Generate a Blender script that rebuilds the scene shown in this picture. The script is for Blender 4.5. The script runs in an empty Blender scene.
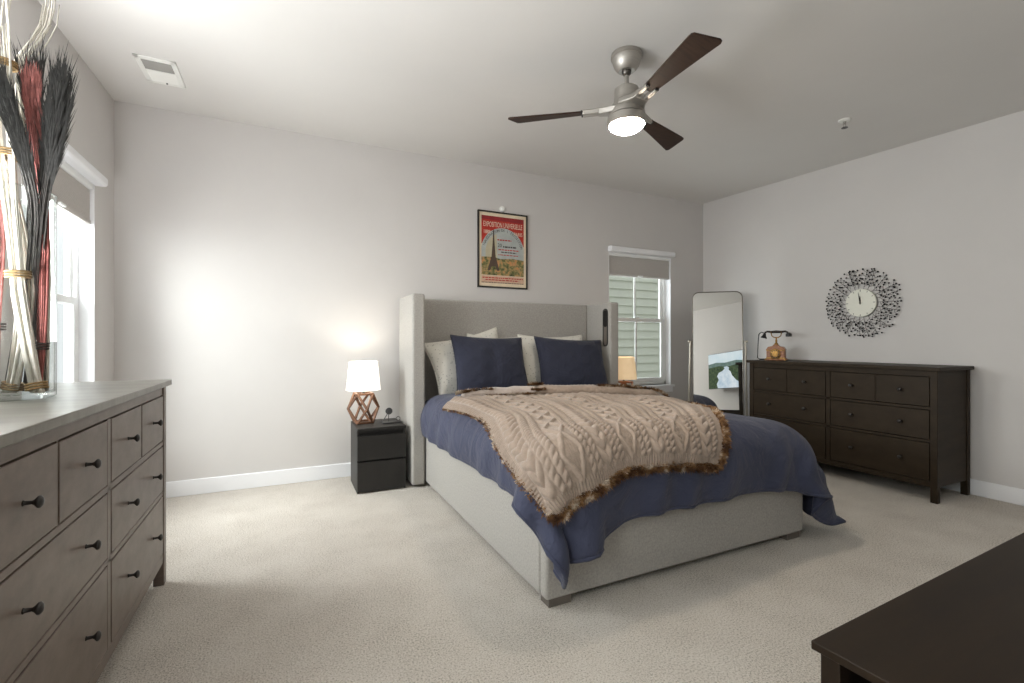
import bpy, bmesh, math, random
import numpy as np
from mathutils import Vector, Matrix, Euler
random.seed(7); RNG = np.random.default_rng(7)
SC = bpy.context.scene
COL = SC.collection
PI = math.pi
def R(d): return math.radians(d)

# ------------------------------------------------------------------ camera
cam_d = bpy.data.cameras.new('camera'); cam = bpy.data.objects.new('camera', cam_d); COL.objects.link(cam)
cam_d.sensor_width = 36; cam_d.lens = 470/1024*36; cam_d.clip_start = 0.02
cam.location = (0, 0, 1.13); cam.rotation_euler = (R(90), 0, R(-25.7))
SC.camera = cam

# ------------------------------------------------------------------ world, exposure
W = bpy.data.worlds.new('overcast_sky'); SC.world = W; W.use_nodes = True
bg = W.node_tree.nodes['Background']; bg.inputs[0].default_value = (0.95, 0.97, 1.0, 1); bg.inputs[1].default_value = 0.7
SC.view_settings.view_transform = 'Standard'; SC.view_settings.look = 'None'
SC.view_settings.gamma = 1.0; SC.view_settings.use_curve_mapping = False
SC.view_settings.exposure = 0.36
SC.cycles.use_denoising = True
SC.cycles.max_bounces = 10; SC.cycles.diffuse_bounces = 6; SC.cycles.transparent_max_bounces = 16
SC.cycles.caustics_reflective = False; SC.cycles.caustics_refractive = False
SC.cycles.sample_clamp_indirect = 6

def lamp(name, kind, loc, power, color=(1, 1, 1), rot=(0, 0, 0), size=None, size_y=None, radius=None, spread=None):
    d = bpy.data.lights.new(name, kind); d.energy = power; d.color = color
    if size: d.shape = 'RECTANGLE'; d.size = size; d.size_y = size_y or size
    if radius is not None: d.shadow_soft_size = radius
    if spread: d.spread = spread
    o = bpy.data.objects.new(name, d); COL.objects.link(o); o.location = loc; o.rotation_euler = rot
    return o
# daylight entering through the real windows, and fill through two added ones (outside the panes, at the openings)
lamp('daylight_side_window', 'AREA', (-1.38, 3.32, 1.55), 26, (0.99, 0.99, 1.0), (0, R(-62), 0), 1.3, 0.85)
lamp('skylight_side_window', 'AREA', (-2.0, 3.1, 2.0), 125, (0.98, 0.99, 1.0), (0, R(-58), 0), 1.2, 1.6)
lamp('fill_rear_added_window', 'AREA', (-1.60, 0.2, 1.85), 58, (1.0, 0.985, 0.96), (0, R(-62), 0), 1.1, 1.2)  # added fill outside an unseen window, lights the floor and bed foot
lamp('daylight_back_window', 'AREA', (3.6, 4.55, 1.45), 14, (0.93, 0.97, 1.0), (R(-90), 0, 0), 0.85, 1.4)
lamp('fill_dresser_added_window', 'AREA', (-1.30, 1.95, 1.50), 74, (0.99, 0.985, 1.0), (0, R(-142), 0), 1.2, 0.95)  # added fill outside an unseen window, aimed up to brighten the ceiling

# ------------------------------------------------------------------ materials
def lin(c):
    f = lambda v: (v/12.92 if v <= 0.04045 else ((v+0.055)/1.055)**2.4)
    return (f(c[0]/255), f(c[1]/255), f(c[2]/255), 1)
class NT:
    def __init__(s, name):
        s.m = bpy.data.materials.new(name); s.m.use_nodes = True
        s.t = s.m.node_tree; s.b = s.t.nodes['Principled BSDF']; s.out = s.t.nodes['Material Output']
    def n(s, typ, **kw):
        nd = s.t.nodes.new(typ)
        for k, v in kw.items(): setattr(nd, k, v)
        return nd
    def l(s, a, b): s.t.links.new(a, b)
    def coords(s, scale=(1, 1, 1), kind='Object'):
        tc = s.n('ShaderNodeTexCoord'); mp = s.n('ShaderNodeMapping'); mp.inputs['Scale'].default_value = scale
        s.l(tc.outputs[kind], mp.inputs['Vector']); return mp.outputs['Vector']
    def noise(s, vec, scale, detail=3, rough=0.5):
        nd = s.n('ShaderNodeTexNoise'); nd.inputs['Scale'].default_value = scale
        nd.inputs['Detail'].default_value = detail; nd.inputs['Roughness'].default_value = rough
        s.l(vec, nd.inputs['Vector']); return nd.outputs['Fac']
    def ramp(s, fac, stops):
        nd = s.n('ShaderNodeValToRGB'); cr = nd.color_ramp
        while len(cr.elements) < len(stops): cr.elements.new(0.5)
        for e, (p, c) in zip(cr.elements, stops): e.position = p; e.color = c
        s.l(fac, nd.inputs['Fac']); return nd.outputs['Color']
    def facing(s): return s.n('ShaderNodeLayerWeight').outputs['Facing']
    def bump(s, h, strength=0.3, dist=0.01):
        nd = s.n('ShaderNodeBump'); nd.inputs['Strength'].default_value = strength; nd.inputs['Distance'].default_value = dist
        s.l(h, nd.inputs['Height']); s.l(nd.outputs['Normal'], s.b.inputs['Normal'])
def mat(name, col, rough=0.5, metal=0.0, var=0.0, vscale=6, bump=0.0, bscale=300, bdist=0.002, stretch=(1, 1, 1), spec=0.5, emit=None, estr=0, sheen=0, coat=0):
    k = NT(name); b = k.b
    b.inputs['Base Color'].default_value = lin(col); b.inputs['Roughness'].default_value = rough
    b.inputs['Metallic'].default_value = metal; b.inputs['Specular IOR Level'].default_value = spec
    if sheen: b.inputs['Sheen Weight'].default_value = sheen
    if coat: b.inputs['Coat Weight'].default_value = coat
    v = k.coords(stretch)
    if var:
        f = k.noise(v, vscale, 4, 0.6)
        lo = lin(tuple(max(0, x*(1-var)) for x in col)); hi = lin(tuple(min(255, x*(1+var)) for x in col))
        k.l(k.ramp(f, [(0.3, lo), (0.7, hi)]), b.inputs['Base Color'])
    if bump: k.bump(k.noise(v, bscale, 3), bump, bdist)
    if emit is not None:
        b.inputs['Emission Color'].default_value = lin(emit); b.inputs['Emission Strength'].default_value = estr
    return k.m
M = {}
M['wall'] = mat('painted_wall', (206, 203, 201), 0.75, var=0.008, vscale=2, bump=0.05, bscale=220, bdist=0.001, spec=0.25)
M['ceiling'] = mat('painted_ceiling', (218, 216, 213), 0.85, var=0.006, vscale=2, bump=0.05, bscale=180, bdist=0.001, spec=0.2)
M['trim'] = mat('white_trim_paint', (236, 237, 240), 0.4, var=0.006, vscale=3)
M['vinyl'] = mat('white_vinyl', (238, 240, 240), 0.35, var=0.006, vscale=3)
M['shade'] = mat('shade_fabric', (196, 192, 188), 0.9, var=0.02, vscale=60, bump=0.2, bscale=500)
def carpet():
    k = NT('beige_cut_pile_carpet'); v = k.coords()
    a = k.noise(v, 150, 3, 0.8); b = k.noise(v, 3.5, 4, 0.6); c = k.noise(v, 320, 2, 0.6)
    mx = k.n('ShaderNodeMath', operation='MULTIPLY_ADD'); k.l(a, mx.inputs[0]); mx.inputs[1].default_value = 0.85
    m2 = k.n('ShaderNodeMath', operation='MULTIPLY'); k.l(b, m2.inputs[0]); m2.inputs[1].default_value = 0.15; k.l(m2.outputs[0], mx.inputs[2])
    k.l(k.ramp(mx.outputs[0], [(0.36, lin((156, 145, 130))), (0.48, lin((232, 223, 211))), (0.62, lin((252, 246, 238)))]), k.b.inputs['Base Color'])
    k.b.inputs['Roughness'].default_value = 0.95; k.b.inputs['Specular IOR Level'].default_value = 0.1
    k.b.inputs['Sheen Weight'].default_value = 0.25
    m3 = k.n('ShaderNodeMath', operation='ADD'); k.l(a, m3.inputs[0]); k.l(c, m3.inputs[1])
    k.bump(m3.outputs[0], 0.9, 0.012)
    return k.m
M['carpet'] = carpet()
def wood(name, lo, hi, rough, stretch, bump=0.08, coat=0.0, scale=9, spec=0.5):
    k = NT(name); v = k.coords(stretch)
    a = k.noise(v, scale, 6, 0.65); 
    k.l(k.ramp(a, [(0.3, lin(lo)), (0.7, lin(hi))]), k.b.inputs['Base Color'])
    k.b.inputs['Roughness'].default_value = rough; k.b.inputs['Coat Weight'].default_value = coat
    k.b.inputs['Specular IOR Level'].default_value = spec
    k.bump(a, bump, 0.002); return k.m
M['gray_wood'] = wood('grey_brown_stained_pine', (94, 83, 75), (120, 107, 98), 0.42, (1, 0.25, 1.6))
M['gray_wood_top_reflection'] = wood('grey_brown_stained_pine_top_reflection', (98, 94, 86), (122, 119, 110), 0.36, (2.5, 0.2, 1))  # greener grey top: the window reflection is put into its colour
M['dark_wood'] = wood('black_brown_stained_pine', (40, 31, 21), (54, 44, 32), 0.5, (1, 0.25, 1.6), spec=0.2)
M['bench_wood'] = wood('black_brown_bench', (30, 22, 15), (41, 31, 21), 0.5, (0.25, 1.5, 1), 0.04, spec=0.18)
M['walnut'] = wood('dark_walnut_blade', (40, 26, 19), (60, 41, 30), 0.5, (1.0, 9.0, 1), 0.05, spec=0.25)
M['lamp_wood'] = wood('stained_wood_lattice', (84, 56, 40), (132, 92, 66), 0.5, (1, 1, 1), 0.1, scale=30)
M['black_ash'] = wood('black_ash_veneer', (23, 21, 20), (33, 31, 29), 0.45, (3, 3, 0.3), 0.05)
M['knob'] = mat('black_knob', (36, 32, 30), 0.35, var=0.05)
M['gap'] = mat('dark_recess', (18, 16, 14), 0.8, var=0.05)
M['bed_fabric'] = mat('light_grey_linen_weave', (166, 163, 158), 0.92, var=0.085, vscale=110, bump=0.4, bscale=420, bdist=0.003, spec=0.15, sheen=0.2)
M['foot'] = mat('grey_brown_foot', (104, 97, 90), 0.5, var=0.05, vscale=20)
def cotton(name, col):
    k = NT(name); v = k.coords((1, 1, 1)); f = k.noise(v, 8, 4, 0.6)
    k.l(k.ramp(f, [(0.3, lin(tuple(c*0.96 for c in col))), (0.7, lin(tuple(c*1.04 for c in col)))]), k.b.inputs['Base Color'])
    k.b.inputs['Roughness'].default_value = 0.75; k.b.inputs['Specular IOR Level'].default_value = 0.25; k.b.inputs['Sheen Weight'].default_value = 0.12
    w = k.n('ShaderNodeTexNoise'); w.inputs['Scale'].default_value = 5.5; w.inputs['Detail'].default_value = 5; w.inputs['Roughness'].default_value = 0.55; w.inputs['Distortion'].default_value = 1.6
    k.l(v, w.inputs['Vector']); k.bump(w.outputs['Fac'], 0.5, 0.045); return k.m
M['navy'] = cotton('navy_cotton', (62, 66, 87)); M['navy_dark'] = cotton('dark_navy_cotton', (43, 46, 62))
def printed():
    k = NT('white_printed_cotton'); v = k.coords((1, 1, 1))
    w = k.n('ShaderNodeTexVoronoi'); w.inputs['Scale'].default_value = 42; k.l(v, w.inputs['Vector'])
    k.l(k.ramp(w.outputs['Distance'], [(0.12, lin((176, 174, 168))), (0.3, lin((222, 220, 212)))]), k.b.inputs['Base Color'])
    k.b.inputs['Roughness'].default_value = 0.8; k.bump(k.noise(v, 300, 2), 0.15, 0.001); return k.m
M['white_print'] = printed()
M['knit'] = mat('oatmeal_knit_wool', (152, 136, 123), 0.95, var=0.06, vscale=45, bump=0.5, bscale=420, bdist=0.003, spec=0.1, sheen=0.3)
M['lining'] = mat('pale_grey_plush_lining', (168, 156, 148), 0.95, var=0.05, vscale=40, bump=0.4, bscale=350, spec=0.1, sheen=0.4)
def fur():
    k = NT('mottled_faux_fur'); v = k.coords()
    a = k.noise(v, 17, 3, 0.6)
    k.l(k.ramp(a, [(0.3, lin((52, 34, 25))), (0.44, lin((96, 68, 46))), (0.54, lin((136, 104, 72))), (0.64, lin((200, 186, 168)))]), k.b.inputs['Base Color'])
    k.b.inputs['Roughness'].default_value = 0.9; k.b.inputs['Specular IOR Level'].default_value = 0.15; return k.m
M['fur'] = fur()
M['nickel'] = mat('brushed_nickel', (176, 172, 166), 0.45, 0.9, var=0.03, vscale=12, stretch=(1, 1, 14))
M['nickel_dark'] = mat('dark_nickel', (96, 92, 88), 0.35, 0.9, var=0.03)
M['mirror_frame'] = mat('dark_pewter_frame', (120, 114, 106), 0.35, 0.85, var=0.03)
M['stand_metal'] = mat('satin_champagne_metal', (192, 186, 174), 0.35, 0.7, var=0.03)
M['mirror'] = mat('mirror_glass', (225, 226, 224), 0.0, 1.0)
M['black'] = mat('black_plastic', (22, 22, 23), 0.4, var=0.05)
M['fan_glass'] = mat('glowing_frosted_glass', (255, 250, 240), 0.4, emit=(255, 240, 218), estr=100.0)
def shade_mat(name, col, es, ecol):
    k = NT(name); v = k.coords((1, 1, 1)); nz = k.noise(v, 260, 2)
    k.l(k.ramp(nz, [(0.3, lin(tuple(c*0.96 for c in col))), (0.7, lin(col))]), k.b.inputs['Base Color'])
    k.b.inputs['Roughness'].default_value = 0.9
    k.b.inputs['Emission Color'].default_value = lin(ecol); k.b.inputs['Emission Strength'].default_value = es
    return k.m
M['lampshade_on'] = shade_mat('white_linen_lampshade', (248, 246, 240), 0.75, (255, 250, 242))
M['lampshade_warm'] = shade_mat('warm_linen_lampshade', (236, 220, 194), 0.32, (255, 214, 160))
M['bulb'] = mat('glowing_bulb', (255, 250, 240), 0.4, emit=(255, 240, 215), estr=6.0)
M['brass'] = mat('antique_brass', (150, 116, 66), 0.42, 0.9, var=0.2, vscale=40)
M['phone_wood'] = wood('carved_brown_wood', (120, 72, 44), (176, 120, 82), 0.4, (1, 1, 3), 0.3, scale=40)
M['clock_face'] = mat('cream_clock_dial', (226, 226, 214), 0.45, var=0.01)
M['twig'] = mat('black_bronze_wire', (48, 42, 36), 0.4, 0.6, var=0.1)
M['bead'] = mat('faceted_dark_bead', (20, 18, 18), 0.15, 0.1, var=0.2, vscale=80)
M['white_stick'] = mat('bleached_white_willow', (210, 205, 194), 0.7, var=0.06, vscale=30, bump=0.2, bscale=120)
M['red_stick'] = mat('dusty_red_stem', (142, 82, 76), 0.75, var=0.18, vscale=50)
M['red_plume'] = mat('dusty_rose_grass', (150, 94, 88), 0.9, var=0.15, vscale=60)
M['black_plume'] = mat('charcoal_grass', (58, 58, 56), 0.9, var=0.2, vscale=60)
M['black_stem'] = mat('charcoal_stem', (58, 55, 52), 0.8, var=0.2, vscale=60)
M['raffia'] = mat('raffia_tie', (152, 126, 86), 0.85, var=0.15, vscale=80)
M['dark_tie'] = mat('dark_wire_tie', (52, 42, 38), 0.7, var=0.1)
M['paper'] = mat('cream_poster_paper', (226, 210, 184), 0.6, var=0.03, vscale=20)
M['p_red'] = mat('poster_red_ink', (176, 46, 34), 0.6, var=0.1, vscale=20)
M['p_darkred'] = mat('poster_crimson_ink', (140, 34, 38), 0.6, var=0.1, vscale=20)
M['p_gray'] = mat('poster_blue_grey_ink', (172, 178, 176), 0.6, var=0.06, vscale=14)
M['p_sky'] = mat('poster_hazy_sky_ink', (186, 178, 152), 0.6, var=0.06, vscale=10)
M['p_black'] = mat('poster_black_ink', (54, 50, 48), 0.6, var=0.05)
M['p_cream'] = mat('poster_cream_ink', (226, 206, 184), 0.6, var=0.05)
M['p_pink'] = mat('poster_pink_ink', (206, 172, 148), 0.6, var=0.06, vscale=40)
def landscape():
    k = NT('poster_landscape_ink'); v = k.coords((1, 1, 1)); a = k.noise(v, 26, 4, 0.65)
    k.l(k.ramp(a, [(0.3, lin((58, 62, 38))), (0.44, lin((110, 110, 64))), (0.54, lin((166, 140, 96))), (0.62, lin((204, 132, 74))), (0.74, lin((150, 152, 140)))]), k.b.inputs['Base Color'])
    k.b.inputs['Roughness'].default_value = 0.6; return k.m
M['p_land'] = landscape()
M['p_tower'] = mat('poster_tower_ink', (78, 62, 52), 0.6, var=0.1)
M['frame_black'] = mat('black_picture_frame', (34, 30, 26), 0.4, var=0.05)
M['plate_white'] = mat('white_enamel', (236, 236, 232), 0.45, var=0.006)
M['vent_shade'] = mat('grey_duct_and_louvre_shade', (150, 148, 143), 0.7, var=0.03)  # duct grey, also the painted shade on the near louvres
M['gray_metal'] = mat('dull_grey_metal', (92, 92, 92), 0.4, 0.7, var=0.05)
M['siding'] = mat('sage_grey_siding', (214, 218, 202), 0.7, var=0.02, vscale=3, bump=0.05, bscale=90)
M['ground'] = mat('outdoor_gravel', (150, 148, 140), 0.9, var=0.1, vscale=2)
def thin_glass(name, tint, refl, edge=(0.8, 0.84, 0.82, 1)):
    k = NT(name); tr = k.n('ShaderNodeBsdfTransparent'); k.l(k.ramp(k.facing(), [(0.0, tint), (0.72, tint), (0.97, edge)]), tr.inputs[0])
    gl = k.n('ShaderNodeBsdfGlossy'); gl.inputs['Roughness'].default_value = 0.02
    lw = k.n('ShaderNodeLayerWeight'); lw.inputs['Blend'].default_value = 0.5
    pw = k.n('ShaderNodeMath', operation='POWER'); k.l(lw.outputs['Facing'], pw.inputs[0]); pw.inputs[1].default_value = 4.0
    fr = k.n('ShaderNodeMath', operation='MULTIPLY_ADD'); k.l(pw.outputs[0], fr.inputs[0]); fr.inputs[1].default_value = refl; fr.inputs[2].default_value = 0.04
    mx = k.n('ShaderNodeMixShader'); k.l(fr.outputs[0], mx.inputs[0]); k.l(tr.outputs[0], mx.inputs[1]); k.l(gl.outputs[0], mx.inputs[2])
    k.l(mx.outputs[0], k.out.inputs['Surface']); return k.m
M['pane'] = thin_glass('window_glass', (0.96, 0.98, 0.97, 1), 0.25)
M['vase_glass'] = thin_glass('clear_vase_glass', (0.97, 0.98, 0.975, 1), 0.6, (0.5, 0.54, 0.52, 1))
def screen_mat(name, top, bot, n, es):
    k = NT(name); v = k.coords((1, 1, 1)); a = k.noise(v, n, 4, 0.6)
    col = k.ramp(a, [(0.35, lin(top)), (0.65, lin(bot))])
    k.b.inputs['Base Color'].default_value = (0.01, 0.01, 0.01, 1); k.b.inputs['Roughness'].default_value = 0.6; k.b.inputs['Specular IOR Level'].default_value = 0.05
    k.l(col, k.b.inputs['Emission Color']); k.b.inputs['Emission Strength'].default_value = es; return k.m
M['s_sky'] = screen_mat('screen_sky', (196, 216, 226), (226, 234, 236), 2, 0.9)
M['s_forest'] = screen_mat('screen_forest', (40, 62, 46), (86, 104, 66), 22, 0.7)
M['s_far'] = screen_mat('screen_far_forest', (92, 116, 112), (120, 140, 132), 12, 0.8)
M['s_river'] = screen_mat('screen_river', (176, 196, 212), (222, 230, 236), 5, 0.9)

# ------------------------------------------------------------------ mesh helpers
def new_bm(): return bmesh.new()
def xf(bm, verts, M4):
    bmesh.ops.transform(bm, matrix=M4, verts=verts)
def add_box(bm, c, s, rot=None):
    r = bmesh.ops.create_cube(bm, size=1.0); m = Matrix.Translation(Vector(c))
    if rot is not None: m = m @ (rot.to_4x4() if hasattr(rot, 'to_4x4') else rot)
    xf(bm, r['verts'], m @ Matrix.Diagonal((s[0], s[1], s[2], 1))); return r['verts']
def bx(bm, x0, x1, y0, y1, z0, z1):
    return add_box(bm, ((x0+x1)/2, (y0+y1)/2, (z0+z1)/2), (abs(x1-x0), abs(y1-y0), abs(z1-z0)))
def add_cyl(bm, p0, p1, r0, r1=None, seg=16, caps=True):
    p0 = Vector(p0); p1 = Vector(p1); r1 = r0 if r1 is None else r1; d = p1-p0
    q = d.to_track_quat('Z', 'Y').to_matrix().to_4x4()
    r = bmesh.ops.create_cone(bm, cap_ends=caps, segments=seg, radius1=r0, radius2=r1, depth=d.length)
    xf(bm, r['verts'], Matrix.Translation((p0+p1)/2) @ q); return r['verts']
def add_sphere(bm, c, r, s=(1, 1, 1), u=16, v=10):
    q = bmesh.ops.create_uvsphere(bm, u_segments=u, v_segments=v, radius=r)
    xf(bm, q['verts'], Matrix.Translation(Vector(c)) @ Matrix.Diagonal((s[0], s[1], s[2], 1)))
def add_lathe(bm, prof, c=(0, 0, 0), seg=32, axis=None):
    rings = []
    m = Matrix.Translation(Vector(c)) @ (axis.to_4x4() if axis is not None else Matrix.Identity(4))
    for r, z in prof:
        rings.append([bm.verts.new(m @ Vector((r*math.cos(2*PI*i/seg), r*math.sin(2*PI*i/seg), z))) for i in range(seg)])
    for a, b in zip(rings, rings[1:]):
        for i in range(seg):
            bm.faces.new((a[i], a[(i+1) % seg], b[(i+1) % seg], b[i]))
    if prof[0][0] > 1e-5: bm.faces.new(list(reversed(rings[0])))
    if prof[-1][0] > 1e-5: bm.faces.new(rings[-1])
    return rings
def add_tube(bm, pts, rad, seg=6, close=False):
    pts = [Vector(p) for p in pts]; n = len(pts); rings = []
    up = Vector((0, 0, 1))
    for i, p in enumerate(pts):
        t = (pts[(i+1) % n]-pts[i-1]) if close else (pts[min(i+1, n-1)]-pts[max(i-1, 0)])
        t.normalize(); a = t.cross(up)
        if a.length < 1e-3: a = t.cross(Vector((1, 0, 0)))
        a.normalize(); b = t.cross(a).normalized()
        r = rad(i/(n-1)) if callable(rad) else rad
        rings.append([bm.verts.new(p + r*(math.cos(2*PI*k/seg)*a + math.sin(2*PI*k/seg)*b)) for k in range(seg)])
    for i in range(n if close else n-1):
        A = rings[i]; B = rings[(i+1) % n]
        for k in range(seg): bm.faces.new((A[k], A[(k+1) % seg], B[(k+1) % seg], B[k]))
    if not close:
        bm.faces.new(rings[0]); bm.faces.new(list(reversed(rings[-1])))
def add_prism(bm, poly, z0, z1, M4=Matrix.Identity(4)):
    lo = [bm.verts.new(M4 @ Vector((x, y, z0))) for x, y in poly]; hi = [bm.verts.new(M4 @ Vector((x, y, z1))) for x, y in poly]
    n = len(poly)
    bm.faces.new(list(reversed(lo))); bm.faces.new(hi)
    for i in range(n): bm.faces.new((lo[i], lo[(i+1) % n], hi[(i+1) % n], hi[i]))
def rounded_rect(w, h, r, n=6):
    out = []
    for cx, cy, a0 in ((w/2-r, h/2-r, 0), (-w/2+r, h/2-r, 90), (-w/2+r, -h/2+r, 180), (w/2-r, -h/2+r, 270)):
        for i in range(n+1):
            a = R(a0+90*i/n); out.append((cx+r*math.cos(a), cy+r*math.sin(a)))
    return out
def obj(name, bm, m, parent=None, bevel=0, smooth=False, segs=2, norm=True):
    if isinstance(bm, bmesh.types.BMesh):
        if norm: bmesh.ops.recalc_face_normals(bm, faces=bm.faces[:])
        me = bpy.data.meshes.new(name); bm.to_mesh(me); bm.free()
    else: me = bm
    for mm in (m if isinstance(m, (list, tuple)) else [m]): me.materials.append(mm)
    o = bpy.data.objects.new(name, me); COL.objects.link(o)
    if smooth or bevel:
        for p in me.polygons: p.use_smooth = True
    if smooth == 'auto' or bevel:
        me.set_sharp_from_angle(angle=R(38))
    if bevel:
        b = o.modifiers.new('bevel', 'BEVEL'); b.width = bevel; b.segments = segs; b.limit_method = 'ANGLE'; b.angle_limit = R(40)
        b.harden_normals = False
    if parent: o.parent = parent
    return o
def tag(o, label, cat, group=None):
    o['label'] = label; o['category'] = cat
    if group: o['group'] = group
    return o
def thing(name, label, cat, loc=(0, 0, 0), rotz=0, group=None):
    o = bpy.data.objects.new(name, None); COL.objects.link(o); o.empty_display_size = 0.1
    o.location = loc; o.rotation_euler = (0, 0, rotz); return tag(o, label, cat, group)
def struct(name, bm, m, bevel=0, smooth=False, parent=None):
    o = obj(name, bm, m, parent, bevel, smooth)
    if parent is None: o['kind'] = 'structure'
    return o
def dup(root, loc, rotz, label=None, group=None):
    r = root.copy(); COL.objects.link(r); r.location = loc; r.rotation_euler = (0, 0, rotz)
    if label: r['label'] = label
    if group: r['group'] = group
    for ch in list(root.children):
        c = ch.copy(); COL.objects.link(c); c.parent = r
        for g in ch.children:
            d = g.copy(); COL.objects.link(d); d.parent = c
    return r

# ------------------------------------------------------------------ room shell
XL, XR, YB, YR = -1.076, 4.575, 4.145, -0.50
def zc(y): return 2.806 - 0.031*(YB-y)         # the ceiling falls very slightly towards the camera
T = 0.14
bm = new_bm(); bx(bm, XL-T, XR+T, YR-T, YB+T, -0.08, 0); struct('floor', bm, M['carpet'])
bm = new_bm()
vs = [(x, y, zc(y)+dz) for dz in (0, 0.1) for x, y in ((XL-T, YR-T), (XR+T, YR-T), (XR+T, YB+T), (XL-T, YB+T))]
v = [bm.verts.new(p) for p in vs]
for f in ((3, 2, 1, 0), (4, 5, 6, 7), (0, 1, 5, 4), (1, 2, 6, 5), (2, 3, 7, 6), (3, 0, 4, 7)): bm.faces.new([v[i] for i in f])
struct('ceiling', bm, M['ceiling'])
ZT = 2.86
BW = (3.16, 4.055, 0.63, 2.13)     # back window opening x0,x1,z0,z1
LW = (2.87, 3.775, 0.63, 2.13)     # left window opening y0,y1,z0,z1
RV_ = (-0.35, 0.65, 0.63, 2.13)     # added third left window for fill light, beside the camera, out of view
RW = (1.42, 2.45, 1.0, 2.52)        # added second left window for ceiling light, over the near dresser, out of view
bm = new_bm()
bx(bm, XL-T, BW[0], YB, YB+T, 0, ZT); bx(bm, BW[1], XR+T, YB, YB+T, 0, ZT)
bx(bm, BW[0], BW[1], YB, YB+T, 0, BW[2]); bx(bm, BW[0], BW[1], YB, YB+T, BW[3], ZT)
struct('wall_back', bm, M['wall'])
bm = new_bm()
for a, b in ((YR, RV_[0]), (RV_[1], RW[0]), (RW[1], LW[0]), (LW[1], YB)): bx(bm, XL-T, XL, a, b, 0, ZT)
for w in (LW, RW, RV_):
    bx(bm, XL-T, XL, w[0], w[1], 0, w[2]); bx(bm, XL-T, XL, w[0], w[1], w[3], ZT)
struct('wall_left', bm, M['wall'])
bm = new_bm(); bx(bm, XR, XR+T, YR, YB, 0, ZT); struct('wall_right', bm, M['wall'])
bm = new_bm(); bx(bm, XL-T, XR+T, YR-T, YR, 0, ZT); struct('wall_rear', bm, M['wall'])
def baseb(name, x0, x1, y0, y1):
    bm = new_bm(); bx(bm, x0, x1, y0, y1, 0, 0.115); struct(name, bm, M['trim'], bevel=0.004)
baseb('baseboard_back', XL, XR, YB-0.014, YB)
baseb('baseboard_left', XL, XL+0.014, YR, YB-0.014)
baseb('baseboard_right', XR-0.014, XR, YR, YB-0.014)
baseb('baseboard_rear', XL+0.014, XR-0.014, YR, YR+0.014)

# ------------------------------------------------------------------ windows (local: x along the wall, y outwards, z up)
def window(name, origin, rotz, w, h):
    fr = new_bm()
    D0, D1 = 0.075, 0.125                       # frame depth inside the wall
    for a in (0, w-0.035): bx(fr, a, a+0.035, D0, D1+0.01, 0, h)
    bx(fr, 0, w, D0, D1+0.01, h-0.035, h); bx(fr, 0, w, D0, D1+0.01, 0, 0.04)
    root = struct(name, fr, M['vinyl'], bevel=0.003)
    root.location = origin; root.rotation_euler = (0, 0, rotz)
    ln = new_bm()                               # painted reveal boards inside the opening
    for a, b in ((0, 0.006), (w-0.006, w)): bx(ln, a, b, 0.0, D0, 0, h)
    bx(ln, 0, w, 0.0, D0, h-0.006, h)
    struct('reveal', ln, M['trim'], parent=root)
    mid = h*0.495
    for nm, z0, z1, yy in (('upper_sash', mid-0.02, h-0.036, 0.108), ('lower_sash', 0.04, mid+0.025, 0.086)):
        s = new_bm(); t = 0.042; x0, x1 = 0.036, w-0.036
        bx(s, x0, x0+t, yy-0.012, yy+0.012, z0, z1); bx(s, x1-t, x1, yy-0.012, yy+0.012, z0, z1)
        bx(s, x0+t, x1-t, yy-0.012, yy+0.012, z0, z0+t); bx(s, x0+t, x1-t, yy-0.012, yy+0.012, z1-t, z1)
        so = struct(nm, s, M['vinyl'], bevel=0.003, parent=root)
        mu = new_bm(); bx(mu, w/2-0.011, w/2+0.011, yy-0.006, yy+0.006, z0+t, z1-t); struct('muntin', mu, M['vinyl'], parent=so)
        g = new_bm(); bx(g, x0+t, x1-t, yy-0.002, yy+0.002, z0+t, z1-t); struct('pane', g, M['pane'], parent=so)
    lk = new_bm(); bx(lk, w/2-0.03, w/2+0.03, 0.06, 0.078, mid+0.025, mid+0.04); struct('sash_lock', lk, M['vinyl'], bevel=0.003, parent=root)
    si = new_bm(); bx(si, -0.035, w+0.035, -0.03, D0+0.01, -0.024, 0); bx(si, -0.02, w+0.02, -0.012, 0, -0.085, -0.024)
    struct('sill', si, M['trim'], bevel=0.004, parent=root)
    return root
window('window_1', (BW[0], YB, BW[2]), 0, BW[1]-BW[0], BW[3]-BW[2])
window('window_2', (XL, LW[0], LW[2]), R(90), LW[1]-LW[0], LW[3]-LW[2])
window('added_window_3', (XL, RW[0], RW[2]), R(90), RW[1]-RW[0], RW[3]-RW[2])  # added window, never in view, lets in the light for the ceiling
window('added_window_4', (XL, RV_[0], RV_[2]), R(90), RV_[1]-RV_[0], RV_[3]-RV_[2])  # added window, never in view, lets in the low fill light
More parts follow.
